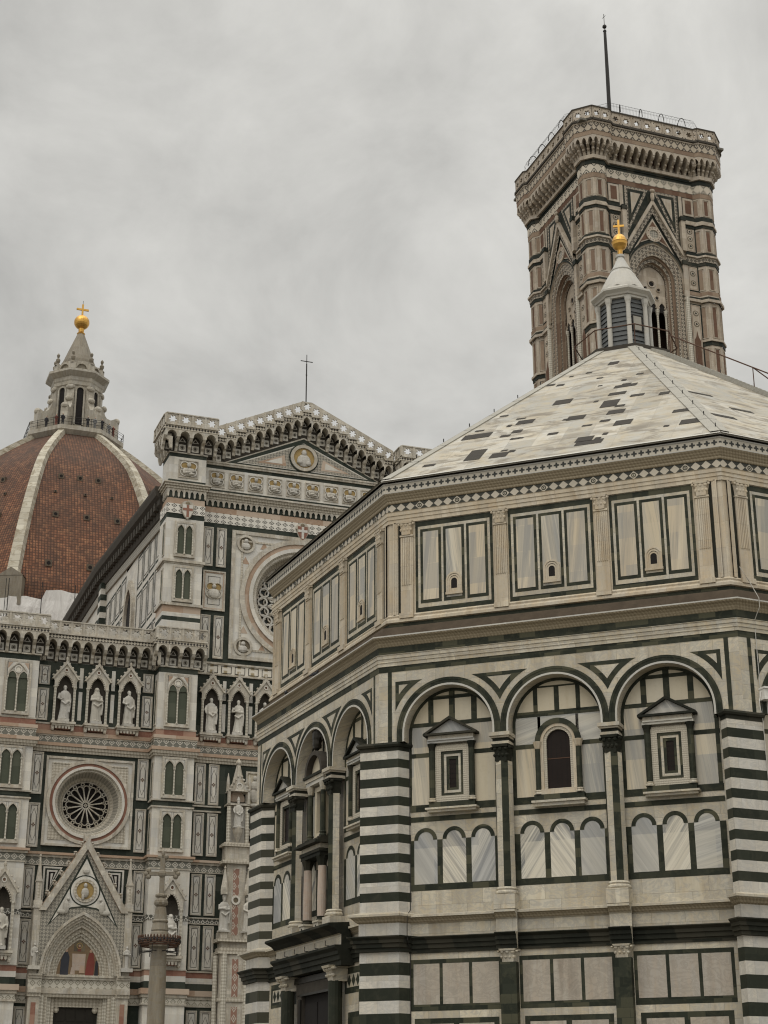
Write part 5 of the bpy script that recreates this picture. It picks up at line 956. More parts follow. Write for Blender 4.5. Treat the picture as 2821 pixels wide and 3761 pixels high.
M = MB(); u = -3.0; M.frame(u-.62, u+.62, 21.9, 24.45, .12, .12, 'FC', 0); M.rect(u-.5, u+.5, 22.0, 24.35, .02, 'BG'); M.ball((u, .16, 24.0), (.15, .12, .18), 'SM', 8, 6); M.ball((u, .12, 23.5), (.30, .14, .36), 'SM', 8, 6); M.ball((u-.05, .12, 22.85), (.28, .14, .5), 'SM', 8, 6); M.tube([(u+.2, .15, 23.7), (u+.32, .25, 23.4), (u+.05, .28, 23.3)], .09, 'SM', 6, .06); M.ball((u, .12, 22.2), (.4, .12, .14), 'SM', 8, 5); M.build('relief_panel', cat)
# ---- nave
M = MB(); M.T = frm((-9.75, 0, 0), -math.pi/2); L0, L1 = -92, -.5
M.rect(L0, L1, 28, 42.2, 0, 'FW'); M.rect(L0, -14, 42.2, 44, 0, 'FW')
for b in range(4):
    x1 = -1.3-b*22.0; x0 = x1-21.0
    for z0, z1 in ((30.5, 35.3), (35.8, 39.0), (39.4, 42.0)):
        n = 10
        for i in range(n):
            a = x0+i*(x1-x0)/n+.12; c = x0+(i+1)*(x1-x0)/n-.12
            if abs((a+c)/2-(x0+10.5)) < 2.3 and z0 < 39.6: continue
            M.frame(a, c, z0, z1, .17, .012, 'FG'); M.frame(a+.34, c-.34, z0+.34, z1-.34, .05, .014, 'BK')
    cx = x0+10.5; M.sheet([(cx+1.25, 30)]+parch(cx-1.25, cx+1.25, 38.2, 2.0, 8)+[(cx-1.25, 30)], .03, 'BK'); M.strip([(cx+1.25, 30)]+parch(cx-1.25, cx+1.25, 38.2, 2.0, 8)+[(cx-1.25, 30)], [(cx+1.75, 30)]+parch(cx-1.75, cx+1.75, 38.2, 2.7, 8)+[(cx-1.75, 30)], 0, .25, 'FV', 'FC', 'FC')
    M.box(x0-1.0, x0, 28, 44, 0, .5, 'FW'); 
    for j in range(16): M.box(x0-1.02, x0+.02, 28.5+j, 29.0+j, 0, .515, 'FG')
T1 = M.T; dz = lambda u: -1.75*max(0, 1+(u+2.5)/21.5) if u < -2.5 else -1.75
M.T = lambda u, o, z: T1(u, o, z+dz(u))
for a, b in ((L0, -24), (-24, L1)):
  M.box(a, b, 43.2, 43.9, 0, .14, 'MG'); M.mould(a, b, [(.1, 43.9), (.22, 44.0), (.3, 44.5), (.5, 44.7), (.5, 45.1), (.75, 45.3), (.85, 45.75), (.85, 45.95), (0, 46.0)], 'DKC')
for i in range(90): M.box(-91+i, -90.5+i, 44.52, 45.1, .3, .62, 'DKC')
M.T = T1
M.build('nave_wall', cat)
M = MB(); M.T = frm((9.75, 0, 0), math.pi/2); M.rect(.5, 92, 28, 45.9, 0, 'FW'); M.build('nave_wall', cat)
M = MB()
for sg in (-1, 1): M.q([(sg*10.4, -2.2, 44.1), (0, -2.2, 49.6), (0, -24, 50.2), (sg*10.4, -24, 45.9)], 'TI'); M.q([(sg*10.4, -24, 45.9), (0, -24, 50.2), (0, -92, 50.2), (sg*10.4, -92, 45.9)], 'TI')
M.build('nave_roof', cat)
# ---- dome
DC = (-.10, -114.0)
PR = [(25.7, 60.5), (25.2, 65.5), (24.55, 67.6), (23.2, 71.3), (21.35, 75.8), (19.2, 80.2), (17.0, 84.0), (15.0, 86.7), (12.1, 89.45), (8.7, 92.25), (6.2, 94.1)]
def prof(t):   # smooth radius/height of the dome ridge, t in 0..1
    x = t*(len(PR)-1); i = min(int(x), len(PR)-2); f = x-i; P = [PR[max(i-1, 0)], PR[i], PR[i+1], PR[min(i+2, len(PR)-1)]]
    return tuple(.5*(2*P[1][k]+(P[2][k]-P[0][k])*f+(2*P[0][k]-5*P[1][k]+4*P[2][k]-P[3][k])*f*f+(-P[0][k]+3*P[1][k]-3*P[2][k]+P[3][k])*f**3) for k in (0, 1))
NS = 40; PP = [prof(i/NS) for i in range(NS+1)]; AL = [0]
for a, b in zip(PP[:-1], PP[1:]): AL.append(AL[-1]+math.dist(a, b))
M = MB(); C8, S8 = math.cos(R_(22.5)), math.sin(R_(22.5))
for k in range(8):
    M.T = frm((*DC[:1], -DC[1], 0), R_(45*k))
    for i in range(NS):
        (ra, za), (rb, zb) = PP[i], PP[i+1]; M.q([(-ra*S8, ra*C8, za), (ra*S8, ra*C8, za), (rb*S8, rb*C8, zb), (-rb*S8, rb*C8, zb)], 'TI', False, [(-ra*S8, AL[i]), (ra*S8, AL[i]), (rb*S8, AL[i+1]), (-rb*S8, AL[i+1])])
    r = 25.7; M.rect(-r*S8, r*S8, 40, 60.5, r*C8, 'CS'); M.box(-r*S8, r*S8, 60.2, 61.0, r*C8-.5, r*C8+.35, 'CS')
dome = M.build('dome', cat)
M = MB(); wid = lambda i: .92-.42*i/NS
for i in range(4, NS):
    (ra, za), (rb, zb) = PP[i], PP[i+1]; h = .55; wa, wb = wid(i), wid(i+1); uv = lambda x, j: (x, AL[j])
    A = [(-wa, ra-.35, za), (-wa*.8, ra+h, za+.25), (wa*.8, ra+h, za+.25), (wa, ra-.35, za)]; B = [(-wb, rb-.35, zb), (-wb*.8, rb+h, zb+.25), (wb*.8, rb+h, zb+.25), (wb, rb-.35, zb)]
    for j in range(3): M.q([A[j], A[j+1], B[j+1], B[j]], 'RI', False, [uv(j, i), uv(j+1, i), uv(j+1, i+1), uv(j, i+1)])
M.box(-1.5, 1.5, 62.5, 66.3, 23, 25.9, 'CS', True); M.prism([(-1.6, 66.3), (1.6, 66.3), (0, 67.4)], 23.2, 25.95, 'CS', 'CS', True)
rib = M.build('rib', dome)
for k in range(8): p = rib if k == 0 else copy(rib, dome); p.location = (DC[0], -DC[1], 0); p.rotation_euler = (0, 0, R_(22.5+45*k))
def dome_r(z):
    for a, b in zip(PP[:-1], PP[1:]):
        if a[1] <= z <= b[1]: return a[0]+(b[0]-a[0])*(z-a[1])/(b[1]-a[1])
    return 0
def oculi(k, lst):
    for u, z, s_ in lst:
        M = MB(); M.T = frm((DC[0], -DC[1], 0), R_(45*k)); r = dome_r(z)*C8; s_ *= .85; M.box(u-s_, u+s_, z-s_, z+s_, r-1.5, r+.25, 'LG'); M.disc(u, z, s_*.6, r+.27, 'BK', 10); M.build('oculus', dome)
OC = [(-3.6, 83.2, .42), (-1.1, 83.2, .42), (1.3, 83.2, .42), (-4.4, 76.6, .45), (-.4, 76.6, .45), (3.6, 76.6, .45), (-5.2, 68.9, .5), (0, 68.9, .5), (5.2, 68.9, .5), (-4.4, 80.4, .2), (-.5, 80.4, .2), (3.0, 80.4, .2)]
for k in (0, -1, 1): oculi(k, OC)
# lantern of the dome
ln = lambda M: setattr(M, 'T', lambda x, y, z: (DC[0]+x, -DC[1]-y, z))
M = MB(); ln(M); O8 = lambda r, z: (r/C8, z)
M.lathe(0, 0, [O8(6.0, 93.6), O8(6.75, 94.3), O8(6.75, 94.9), O8(3.3, 95.0), O8(3.3, 102.6), O8(3.5, 102.8), O8(3.5, 103.3), O8(3.6, 103.5), O8(3.6, 104.0), O8(4.35, 104.6), O8(4.35, 104.95), O8(3.5, 105.1), O8(3.1, 105.1), O8(3.1, 106.4), O8(2.6, 106.5), O8(2.6, 107.0)], 'DL', 8, 22.5, 382.5, False)
M.lathe(0, 0, [(2.55, 106.6), (2.35, 107.6), (1.5, 109.9), (.52, 112.5)], 'CS', 24, 0, 360, False)
dl = M.build('dome_lantern', cat)
for k in range(8):
    M = MB(); M.T = frm((DC[0], -DC[1], 0), R_(45*k)); M.sheet([(.48, 96.6)]+arc(0, 101.9, .48, 0, 180, 10)+[(-.48, 96.6)], 3.32, 'BK'); M.strip([(.48, 96.6)]+arc(0, 101.9, .48, 0, 180, 10)+[(-.48, 96.6)], [(.72, 96.6)]+arc(0, 101.9, .72, 0, 180, 10)+[(-.72, 96.6)], 3.3, 3.5, 'DL', 'DL', 'DL'); M.build('window', dl)
    M = MB(); M.T = frm((DC[0], -DC[1], 0), R_(45*k)); M.ring(0, 105.6, .0, .72, 3.0, 3.12, 'CS', None, None, 0, 180, 10); M.ring(0, 105.5, .72, .95, 3.0, 3.35, 'DL', 'DL', 'DL', 0, 180, 10); M.build('shell_niche', dl)
    M = MB(); M.T = frm((DC[0], -DC[1], 0), R_(22.5+45*k)); t = .5
    pr = [(3.4, 95), (6.35, 95), (6.35, 98.0), (6.0, 98.5), (5.4, 98.3), (4.8, 98.6), (4.3, 99.4), (4.1, 100.4), (3.4, 100.6)]
    for sg in (-1, 1): M.q([(sg*t, *p) for p in pr], 'DL')
    for p, q in zip(pr[:-1], pr[1:]): M.q([(-t, *p), (t, *p), (t, *q), (-t, *q)], 'DL')
    M.ball((0, 6.15, 98.25), (.6, .45, .5), 'DL', 8, 6); M.ball((0, 4.2, 100.3), (.6, .4, .45), 'DL', 8, 6); M.box(-.55, .55, 95, 102.6, 3.3, 3.75, 'DL'); M.ball((0, 3.8, 102.3), (.7, .3, .4), 'DL', 8, 5)
    M.box(-.5, .5, 105.0, 106.2, 3.0, 3.75, 'DL'); M.lathe(0, 3.45, [(.45, 106.2), (.3, 106.5), (.16, 106.6), (.3, 106.9), (.34, 107.2), (.12, 107.5), (.2, 107.7), (.25, 107.95), (.05, 108.25)], 'CS', 8); M.build('lantern_buttress', dl)
M = MB(); ln(M); R2 = 1.13; M.lathe(0, 0, [(.5, 112.4), (.62, 112.6), (.4, 112.9), (.42, 113.3)]+[(R2*math.sin(t), 114.5-R2*math.cos(t)) for t in [.38+i*(math.pi-.38)/12 for i in range(13)]], 'GO', 20); M.build('orb', dl)
M = MB(); M.T = lambda x, y, z: (DC[0]+x, -DC[1]-y, z); M.box(-.13, .13, 115.5, 117.5, -.1, .1, 'GO', True); M.box(-.9, -.13, 116.5, 116.78, -.1, .1, 'GO', True); M.box(.13, .9, 116.5, 116.78, -.1, .1, 'GO', True); M.tube([(0, 0, 117.5), (0, 0, 118.1)], .03, 'IR', 4); M.build('cross', dl)
M = MB(); ln(M); ps = [(6.7/C8*math.cos(R_(22.5+45*k)), 6.7/C8*math.sin(R_(22.5+45*k)), 0) for k in range(9)]
for h in (95.4, 95.9, 96.2): M.tube([(p[0], p[1], h) for p in ps], .03, 'IR', 4)
for p, q in zip(ps[:-1], ps[1:]):
    for i in range(4): f = i/4; x, y = p[0]+(q[0]-p[0])*f, p[1]+(q[1]-p[1])*f; M.tube([(x, y, 94.8), (x, y, 96.25)], .035, 'IR', 4)
M.build('terrace_railing', dl)
# ---- scaffold sheeting round the drum
M = MB(); r = 26.4
for k in (-1, 0, 1):
    M.T = frm((cat.location.x, cat.location.y, 0), PH-math.pi/2); W_ = r*S8; base = frm((DC[0], -DC[1], 0), R_(45*k)); T0 = M.T
    M.T = (lambda base, T0: lambda u, o, z: (lambda p: T0(p[0], -p[1], p[2]))(base(u, o, z)))(base, T0)
    N_ = 44; ztop = lambda u: 64.9-.22*abs(math.sin(u*.8))-(1.2 if k == 0 and u < -5.6 else 0)-(1.4 if k == -1 else 0)
    def pt(i, j):
        u = -W_+2*W_*i/N_; z = 46+(ztop(u)-46)*j/14; return (u, r*C8+.08*math.sin(u*1.5+.4*z)+.06*math.sin(u*3.7+z*.9)+.05*math.sin(z*2.1+u*.5), z)
    for i in range(N_):
        for j in range(14): M.q([pt(i, j), pt(i+1, j), pt(i+1, j+1), pt(i, j+1)], 'CAN', True)
    for i in range(6): x = -W_+2*W_*i/5; M.tube([(x, r*C8+.45, 46), (x, r*C8+.45, 65.6)], .05, 'IR', 4)
thing(M.build('scaffold_sheeting'), 'white scaffold sheeting wrapped round the base of the red dome', 'scaffold sheeting')
# ================================================================ BELL TOWER
cl = XD*52.65-YD*29.48
camp = thing(empty('bell_tower', cl, PH-math.pi/2), 'tall square bell tower of pink white and green marble with octagonal corner buttresses', 'bell tower')
WO, BC, BA = 5.75, 5.06, 1.15
M = MB(); OP = 1.28; zs0 = 68.6
def arch_cut(a, b, z0, z1, o, m):   # wall rectangle minus the window opening
    for x0, x1 in ((a, -OP), (OP, b)): M.rect(x0, x1, z0, z1, o, m)
op = lambda w_, h: [(w_, 52)]+parch(-w_, w_, zs0, h, 10)+[(-w_, 52)]
M.rect(-4.4, -2.62, 52, 77.1, WO, 'CW'); M.rect(2.62, 4.4, 52, 77.1, WO, 'CW'); M.rect(-4.4, 4.4, 0, 52, WO, 'CW')
for i in range(12): M.rect(-4.0, 4.0, 2+i*4.1, 2.6+i*4.1, WO+.02, 'CG'); M.rect(-3.6, 3.6, 3.0+i*4.1, 5.6+i*4.1, WO+.02, 'CP')
A = parch(-2.62, 2.62, zs0, 3.35, 12)
for p, q in zip(A[:-1], A[1:]): M.q([(p[0], WO, p[1]), (p[0], WO, 77.1), (q[0], WO, 77.1), (q[0], WO, q[1])], 'CG')
rings = [(2.62, 3.35, 0, 'CW'), (2.50, 3.18, -.03, 'CM'), (2.12, 2.66, -.06, 'CW'), (2.06, 2.56, -.10, 'CM'), (1.78, 2.2, -.3, 'CP'), (1.66, 2.06, -.42, 'CM'), (1.42, 1.72, -.7, 'CW'), (1.38, 1.66, -.75, 'CM'), (OP, 1.5, -.8, 'CW')]
for (w0_, h0, o_, m), (w1, h1, o2, m2) in zip(rings[:-1], rings[1:]): M.strip(op(w1, h1), op(w0_, h0), WO+o2, WO+o_, m, 'CP')
for z0, z1, m, e in ((77.05, 77.52, 'CR', .02), (77.52, 78.33, 'CL', .05), (78.33, 78.6, 'CG', .03), (78.6, 78.8, 'CG', .12), (78.8, 79.1, 'CW', .28)): M.box(-4.4, 4.4, z0, z1, WO-.5, WO+e, m)
# gable over the window
M.strip([(-2.62, 71.0), (0, 75.55), (2.62, 71.0)], [(-2.62, 71.5), (0, 76.05), (2.62, 71.5)], WO, WO+.3, 'CW', 'CW', 'CW')
M.strip([(-2.62, 70.2), (0, 74.75), (2.62, 70.2)], [(-2.62, 71.0), (0, 75.55), (2.62, 71.0)], WO, WO+.12, 'CM')
tri = [(-1.95, 71.0), (0, 74.3), (1.95, 71.0), (1.3, 71.75), (.5, 72.15), (-.5, 72.15), (-1.3, 71.75)]
M.sheet(tri, WO+.04, 'CW'); M.sheet([(-1.75, 71.1), (0, 74.0), (1.75, 71.1), (1.2, 71.9), (.45, 72.28), (-.45, 72.28), (-1.2, 71.9)], WO+.06, 'CR')
M.ring(0, 72.72, .42, .72, WO+.05, WO+.16, 'CW', 'CW', 'CW', 0, 360, 20); M.disc(0, 72.72, .45, WO+.09, 'MG', 16)
for i in range(14): t = 2*math.pi*i/14; M.disc(.58*math.cos(t), 72.72+.58*math.sin(t), .05, WO+.17, 'CR', 6)
M.ball((0, WO+.3, 76.3), (.2, .2, .45), 'CW', 6, 5); M.ball((0, WO+.35, 76.8), (.26, .2, .2), 'CW', 6, 5)
M.strip(parch(-2.62, 2.62, zs0, 3.35, 12), parch(-2.76, 2.76, zs0, 3.55, 12), WO, WO+.14, 'CG', 'CW', 'CW')
for sg in (-1, 1):
    T_ = [(sg*2.5, 77.05), (sg*.25, 77.05), (sg*2.5, 72.2)]; M.sheet(T_, WO+.016, 'CM'); M.sheet([(sg*2.22, 76.8), (sg*.62, 76.8), (sg*2.22, 73.3)], WO+.03, 'CG'); M.sheet([(sg*1.95, 76.5), (sg*1.0, 76.5), (sg*1.95, 74.4)], WO+.045, 'CW')
    R2 = lambda a, b: sorted((sg*a, sg*b))
    M.box(*R2(2.6, 2.98), 71.6, 74.5, WO-.1, WO+.35, 'CW'); M.box(*R2(2.55, 3.03), 74.5, 74.9, WO-.1, WO+.42, 'CG'); M.rect(*R2(2.56, 2.66), 74.9, 77.05, WO+.02, 'CG'); M.rect(*R2(2.66, 2.96), 74.9, 77.05, WO+.02, 'CW')
    M.lathe(sg*2.78, WO+.08, [(.2, 52), (.2, 67.3)], 'TW', 8); M.box(*R2(2.55, 3.0), 67.3, 70.3, WO-.1, WO+.22, 'CW'); M.box(*R2(2.5, 3.05), 70.3, 70.7, WO-.1, WO+.3, 'CG')
    M.rect(*R2(3.0, 4.2), 74.4, 77.05, WO+.008, 'CG'); M.box(*R2(3.06, 4.05), 75.25, 76.95, WO, WO+.06, 'CW'); M.rect(*R2(3.26, 3.85), 75.45, 76.75, WO+.07, 'CR')
    for z0, z1, m, e in ((74.35, 74.72, 'CW', .14), (74.1, 74.35, 'CG', .05), (71.35, 71.65, 'CG', .08), (71.2, 71.35, 'CW', .2), (70.75, 71.2, 'CM', .06), (70.45, 70.75, 'CG', .03), (67.62, 67.95, 'CP', .03), (67.2, 67.45, 'CG', .06), (66.95, 67.2, 'CW', .22), (63.3, 63.5, 'CW', .1)):
        if z0 > 64: M.box(*R2(3.0 if z0 > 68 else 2.5, 4.3), z0, z1, WO-.2, WO+e, m)
    for z0, z1 in ((71.68, 74.08), (67.98, 70.42), (56.5, 66.8)):
        M.rect(*R2(3.0, 4.2), z0, z1, WO+.008, 'CG'); M.box(*R2(3.08, 3.96), z0+.12, z1-.12, WO, WO+.05, 'CW'); M.frame(*R2(3.14, 3.90), z0+.18, z1-.18, .04, WO+.055, 'CP')
    for z in (72.3, 73.0, 73.7, 68.75, 69.65, 65.9, 64.9): M.disc(sg*3.52, z, .27, WO+.06, 'DM', 12); M.disc(sg*3.52, z, .2, WO+.07, 'CW', 6); M.disc(sg*3.52, z, .10, WO+.08, 'CG', 6)
    M.sheet([(sg*3.22, 57)]+[(sg*3.22, 63.4), (sg*3.4, 63.7), (sg*3.52, 64.3), (sg*3.64, 63.7), (sg*3.82, 63.4), (sg*3.82, 57)], WO+.06, 'CR')
tw = M.build('tower_side', camp)
M = MB()   # three-light window with tracery
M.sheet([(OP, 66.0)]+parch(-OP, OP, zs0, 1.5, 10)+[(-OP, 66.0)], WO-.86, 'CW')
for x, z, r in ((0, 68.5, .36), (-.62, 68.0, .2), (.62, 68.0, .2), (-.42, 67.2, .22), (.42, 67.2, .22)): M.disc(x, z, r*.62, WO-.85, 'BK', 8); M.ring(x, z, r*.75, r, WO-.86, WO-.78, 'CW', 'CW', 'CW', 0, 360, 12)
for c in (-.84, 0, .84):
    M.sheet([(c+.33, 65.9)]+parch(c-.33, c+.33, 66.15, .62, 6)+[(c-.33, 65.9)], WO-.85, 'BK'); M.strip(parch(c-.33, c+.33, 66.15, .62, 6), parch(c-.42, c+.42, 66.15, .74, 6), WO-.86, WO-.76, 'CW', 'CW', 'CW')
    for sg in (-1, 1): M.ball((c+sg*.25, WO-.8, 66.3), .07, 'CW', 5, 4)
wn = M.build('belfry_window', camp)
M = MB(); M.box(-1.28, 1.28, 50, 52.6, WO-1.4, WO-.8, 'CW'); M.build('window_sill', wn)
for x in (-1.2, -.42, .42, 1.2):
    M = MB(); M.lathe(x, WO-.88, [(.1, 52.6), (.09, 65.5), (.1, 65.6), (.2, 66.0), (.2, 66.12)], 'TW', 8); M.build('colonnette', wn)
M = MB(); M.box(-1.3, 1.3, 50, 66.5, WO-3.0, WO-2.95, 'SKY', True); M.rect(-1.3, 1.3, 62.5, 62.8, WO-2.0, 'RU'); M.build('void_backing', wn)  # dark sheet stands for the unlit depth of the belfry
# one octagonal buttress
M = MB(); O8 = lambda r, z: (r/math.cos(R_(22.5)), z)
lv = [(0, 0), (52, 0)]
def bl(z0, z1, m, e=0.0): M.lathe(0, 0, [O8(BA+e*.4, z0), O8(BA+e, z0), O8(BA+e, z1), O8(BA+e*.4, z1)], m, 8, 22.5, 382.5, False)
for z0, z1, m, e in ((0, 57.2, 'CW', 0), (57.2, 57.5, 'CG', .06), (57.5, 57.75, 'CW', .14), (57.75, 62.95, 'CW', 0), (62.95, 63.3, 'CG', .06), (63.3, 63.5, 'CW', .16), (63.5, 66.9, 'CW', 0), (66.9, 67.15, 'CW', .24), (67.15, 67.45, 'CG', .08), (67.45, 67.6, 'CW', .04), (67.6, 67.95, 'CP', .05), (67.95, 70.42, 'CW', 0), (70.42, 70.72, 'CG', .06), (70.72, 71.15, 'CM', .1), (71.15, 71.32, 'CW', .24), (71.32, 71.62, 'CG', .1), (71.62, 74.05, 'CW', 0), (74.05, 74.3, 'CG', .06), (74.3, 74.52, 'CW', .14), (74.52, 74.7, 'CW', .06), (74.7, 75.15, 'CG', .03), (75.15, 77.0, 'CW', 0), (77.0, 77.45, 'CP', .03), (77.45, 78.28, 'CL', .05), (78.28, 78.7, 'CG', .10), (78.7, 79.05, 'CW', .28)): bl(z0, z1, m, e)
for k in range(8):
    M.T = frm((0, 0, 0), R_(45*k))
    for z0, z1 in ((75.35, 76.75), (71.85, 73.75), (68.2, 70.05), (63.75, 66.5), (58.0, 62.6), (51, 56.8)): M.frame(-.30, .30, z0-.12, z1+.12, .05, BA+.05, 'CW', BA); M.rect(-.16, .16, z0, z1, BA+.012, 'CR' if k % 2 == 0 else 'CP')
M.T = None
bt = M.build('corner_buttress', camp)
for k in range(4):
    a = R_(-90*k)
    for o in (tw, wn): (o if k == 0 else copy(o, camp)).rotation_euler = (0, 0, a)
    b_ = bt if k == 0 else copy(bt, camp); sx, sy = ((-1, -1), (1, -1), (1, 1), (-1, 1))[k]; b_.location = (sx*BC, sy*BC, 0); b_.rotation_euler = (0, 0, a)
# crown: corbelled gallery and pierced parapet
def crown(M, L, ob, f, na, ns, bs=1.0, pierce=True):
    w_ = L/na; hL = L/2
    for i in range(na):
        a = -hL+i*w_; b = a+w_; c = (a+b)/2; hw = w_*.34; P = [(c+hw, 79.95)]+parch(c-hw, c+hw, 80.0, .42, 4)+[(c-hw, 79.95)]
        for p, q in zip(P[:-1], P[1:]):
            if abs(p[0]-q[0]) > 1e-5: M.q([(p[0], f, p[1]), (p[0], f, 80.6), (q[0], f, 80.6), (q[0], f, q[1])], 'CW')
            M.q([(p[0], ob, p[1]), (q[0], ob, q[1]), (q[0], f, q[1]), (p[0], f, p[1])], 'CW')
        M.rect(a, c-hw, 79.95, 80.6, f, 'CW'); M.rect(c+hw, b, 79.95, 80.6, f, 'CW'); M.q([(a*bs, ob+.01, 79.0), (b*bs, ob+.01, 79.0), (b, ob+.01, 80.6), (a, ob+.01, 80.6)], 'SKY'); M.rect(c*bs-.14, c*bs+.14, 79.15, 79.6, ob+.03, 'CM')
        for x in ((a, b) if i == na-1 else (a,)):
            d_ = f-ob; pr = [(ob, 79.05), (ob+.2, 79.05), (ob+.3, 79.3), (ob+d_*.45, 79.42), (ob+d_*.5, 79.62), (ob+d_*.8, 79.72), (f, 79.98), (ob, 79.98)]; t = .11
            X = lambda p: x*(bs+(1-bs)*(p[0]-ob)/d_)
            for p, q in zip(pr[:-1], pr[1:]): M.q([(X(p)-t, *p), (X(p)+t, *p), (X(q)+t, *q), (X(q)-t, *q)], 'CW')
            for sg in (-1, 1): M.q([(X(p)+sg*t, *p) for p in pr], 'CW')
            M.ball((X((ob+d_*.5, 0)), ob+d_*.52, 79.5), .13, 'CW', 5, 4); M.ball((X((ob+d_*.9, 0)), ob+d_*.86, 79.85), .13, 'CW', 5, 4)
    e = .4142*.0
    for z0, z1, m, x in ((80.6, 81.02, 'CP', .02), (81.02, 81.80, 'CD', .05), (81.8, 81.95, 'CW', .1), (81.95, 82.15, 'DKC', .2)): M.box(-hL-.01, hL+.01, z0, z1, ob, f+x, m)
    s = L/ns
    for i in range(ns):
        c = -hL+s*(i+.5); holed(M, c, 82.72, s, 1.14, star(.29, 6, .42), f-.12, f+.06, 'CW', 24, 'CW')
        for sx in (-1, 1):
            for sz_ in (-1, 1): M.disc(c+sx*s*.36, 82.72+sz_*.4, .05, f+.065, 'BK', 5)
        M.frame(c-s/2, c+s/2, 82.15, 83.29, .04, f+.09, 'CW', f+.05)
    M.box(-hL-.04, hL+.04, 83.29, 83.4, f-.2, f+.14, 'DKC')
M = MB(); BC2, FW_ = 2.0, 6.8
crown(M, 8.1, WO, FW_, 12, 8); cs = M.build('gallery', camp)
M = MB(); 
for k in (-3, -2, -1, 0, 1): M.T = frm((0, 0, 0), R_(45*k)); crown(M, 1.657, BA, BC2, 3, 2, .575)
for sg in (-1, 0): M.T = None
M.T = None
cc_ = M.build('corner_gallery', camp)
for k in range(4):
    a = R_(-90*k); (cs if k == 0 else copy(cs, camp)).rotation_euler = (0, 0, a); o = cc_ if k == 0 else copy(cc_, camp); sx, sy = ((-1, -1), (-1, 1), (1, 1), (1, -1))[k]; o.location = (sx*BC, sy*BC, 0); o.rotation_euler = (0, 0, R_(-90*k)+0)
M = MB(); M.box(-6.9, 6.9, 81.9, 82.1, -6.9, 6.9, 'PV', True); M.build('terrace', camp)
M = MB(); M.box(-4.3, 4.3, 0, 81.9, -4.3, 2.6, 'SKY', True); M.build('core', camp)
# wire safety net bent over the parapet
M = MB(); Rr = [(-7.1, -4.2), (-7.1, 4.2), (-4.2, 7.1), (4.2, 7.1), (7.1, 4.2), (7.1, -4.2), (4.2, -7.1), (-4.2, -7.1), (-7.1, -4.2)]
def rail(f, z, r): M.tube([(p[0]*f, p[1]*f, z) for p in Rr], r, 'IR', 4)
for i in range(0, 9, 2): t = R_(150-i*15); rail(1-.04+.055*math.cos(t)-.02, 83.42+.95*math.sin(t) if t > 0 else 83.4, .008)
for j in range(8):
    p, q = Rr[j], Rr[j+1]; L = math.dist(p, q); n = 4 if L > 6 else 1
    for i in range(n*7):
        f = (i+.5)/(n*7); x, y = p[0]+(q[0]-p[0])*f, p[1]+(q[1]-p[1])*f; hoop = i % 7 == 3
        M.tube([(x*(.94+.055*math.cos(R_(a_))), y*(.94+.055*math.cos(R_(a_))), 83.4+.98*math.sin(R_(a_))) for a_ in range(0, 181, 20)], .042 if hoop else .006, 'IR', 4)
no = M.build('safety_net'); no.location = cl; no.rotation_euler = (0, 0, PH-math.pi/2); thing(no, 'arched wire safety net over the parapet of the bell tower', 'safety net')
M = MB(); M.lathe(0, 0, [(.2, 0), (.2, 1.6), (.19, 1.7), (.12, 11.2), (.17, 11.25), (.1, 11.4)], 'IR', 8); M.ball((0, 0, 11.75), .2, 'IR', 8, 6); M.tube([(0, 0, 11.9), (0, 0, 13.1)], .03, 'IR', 5); M.tube([(-.18, .05, 12.85), (.18, -.05, 12.75)], .025, 'IR', 4); M.tube([(-.22, 0, 11.0), (-.3, 0, 6), (-.25, 0, 1.2)], .014, 'IR', 4)
fp = M.build('flagpole'); fp.location = cl+XD*-4.8+YD*2.93+Vector((0, 0, 82.1)); thing(fp, 'bare dark flagpole with ball and small cross on top of the bell tower', 'flagpole')
# ================================================================ GROUND, COLUMN, FIGURES
M = MB(); M.T = lambda x, y, z: (x, y, z); S = 600; M.q([(-S, -S, 0), (S, -S, 0), (S, S, 0), (-S, S, 0)], 'PV'); gr = M.build('ground'); gr['kind'] = 'structure'
cw = lambda u, o, z: XD*46+YD*1.2+XD*(-o)-YD*u+Vector((0, 0, z))
cpos = Vector((-6.565, 22.42, 0))
M = MB(); M.box(-.62, .62, 0, .5, -.62, .62, 'CS', True); M.lathe(0, 0, [(.5, .5), (.5, .62), (.36, .75), (.31, .9), (.285, 3.0), (.258, 6.2), (.238, 7.02)], 'CS', 20)
cx = thing(M.build('memorial_column'), 'old weathered stone column with iron crown and carved cross in front of the church', 'column'); cx.location = cpos; cx.rotation_euler = (0, 0, R_(-22)-math.pi/2)
M = MB(); M.lathe(0, 0, [(.24, 7.0), (.30, 7.06), (.30, 7.38), (.29, 7.40), (.275, 7.48), (.25, 7.52), (.27, 7.56), (.262, 7.60), (.225, 7.78), (.25, 7.80), (.25, 7.84), (.21, 7.88), (.175, 8.15), (.165, 8.24), (.13, 8.26), (.17, 8.30), (.2, 8.38), (.19, 8.46), (.15, 8.50), (.12, 8.54), (.16, 8.57), (.165, 8.62), (.1, 8.66)], 'CS', 16)
for i in range(6): t = i*math.pi/3; M.ball((.16*math.cos(t), .16*math.sin(t), 8.38), (.06, .06, .09), 'CS', 6, 4); M.ball((.14*math.cos(t), .14*math.sin(t), 8.6), (.05, .05, .06), 'CS', 6, 4)
M.build('finial', cx)
M = MB(); M.box(-.075, .075, 8.62, 9.75, -.06, .06, 'CS', True); M.box(-.40, -.075, 9.215, 9.33, -.055, .055, 'CS', True); M.box(.075, .40, 9.215, 9.33, -.055, .055, 'CS', True); M.ball((0, .03, 9.27), (.13, .1, .13), 'CS', 8, 6)
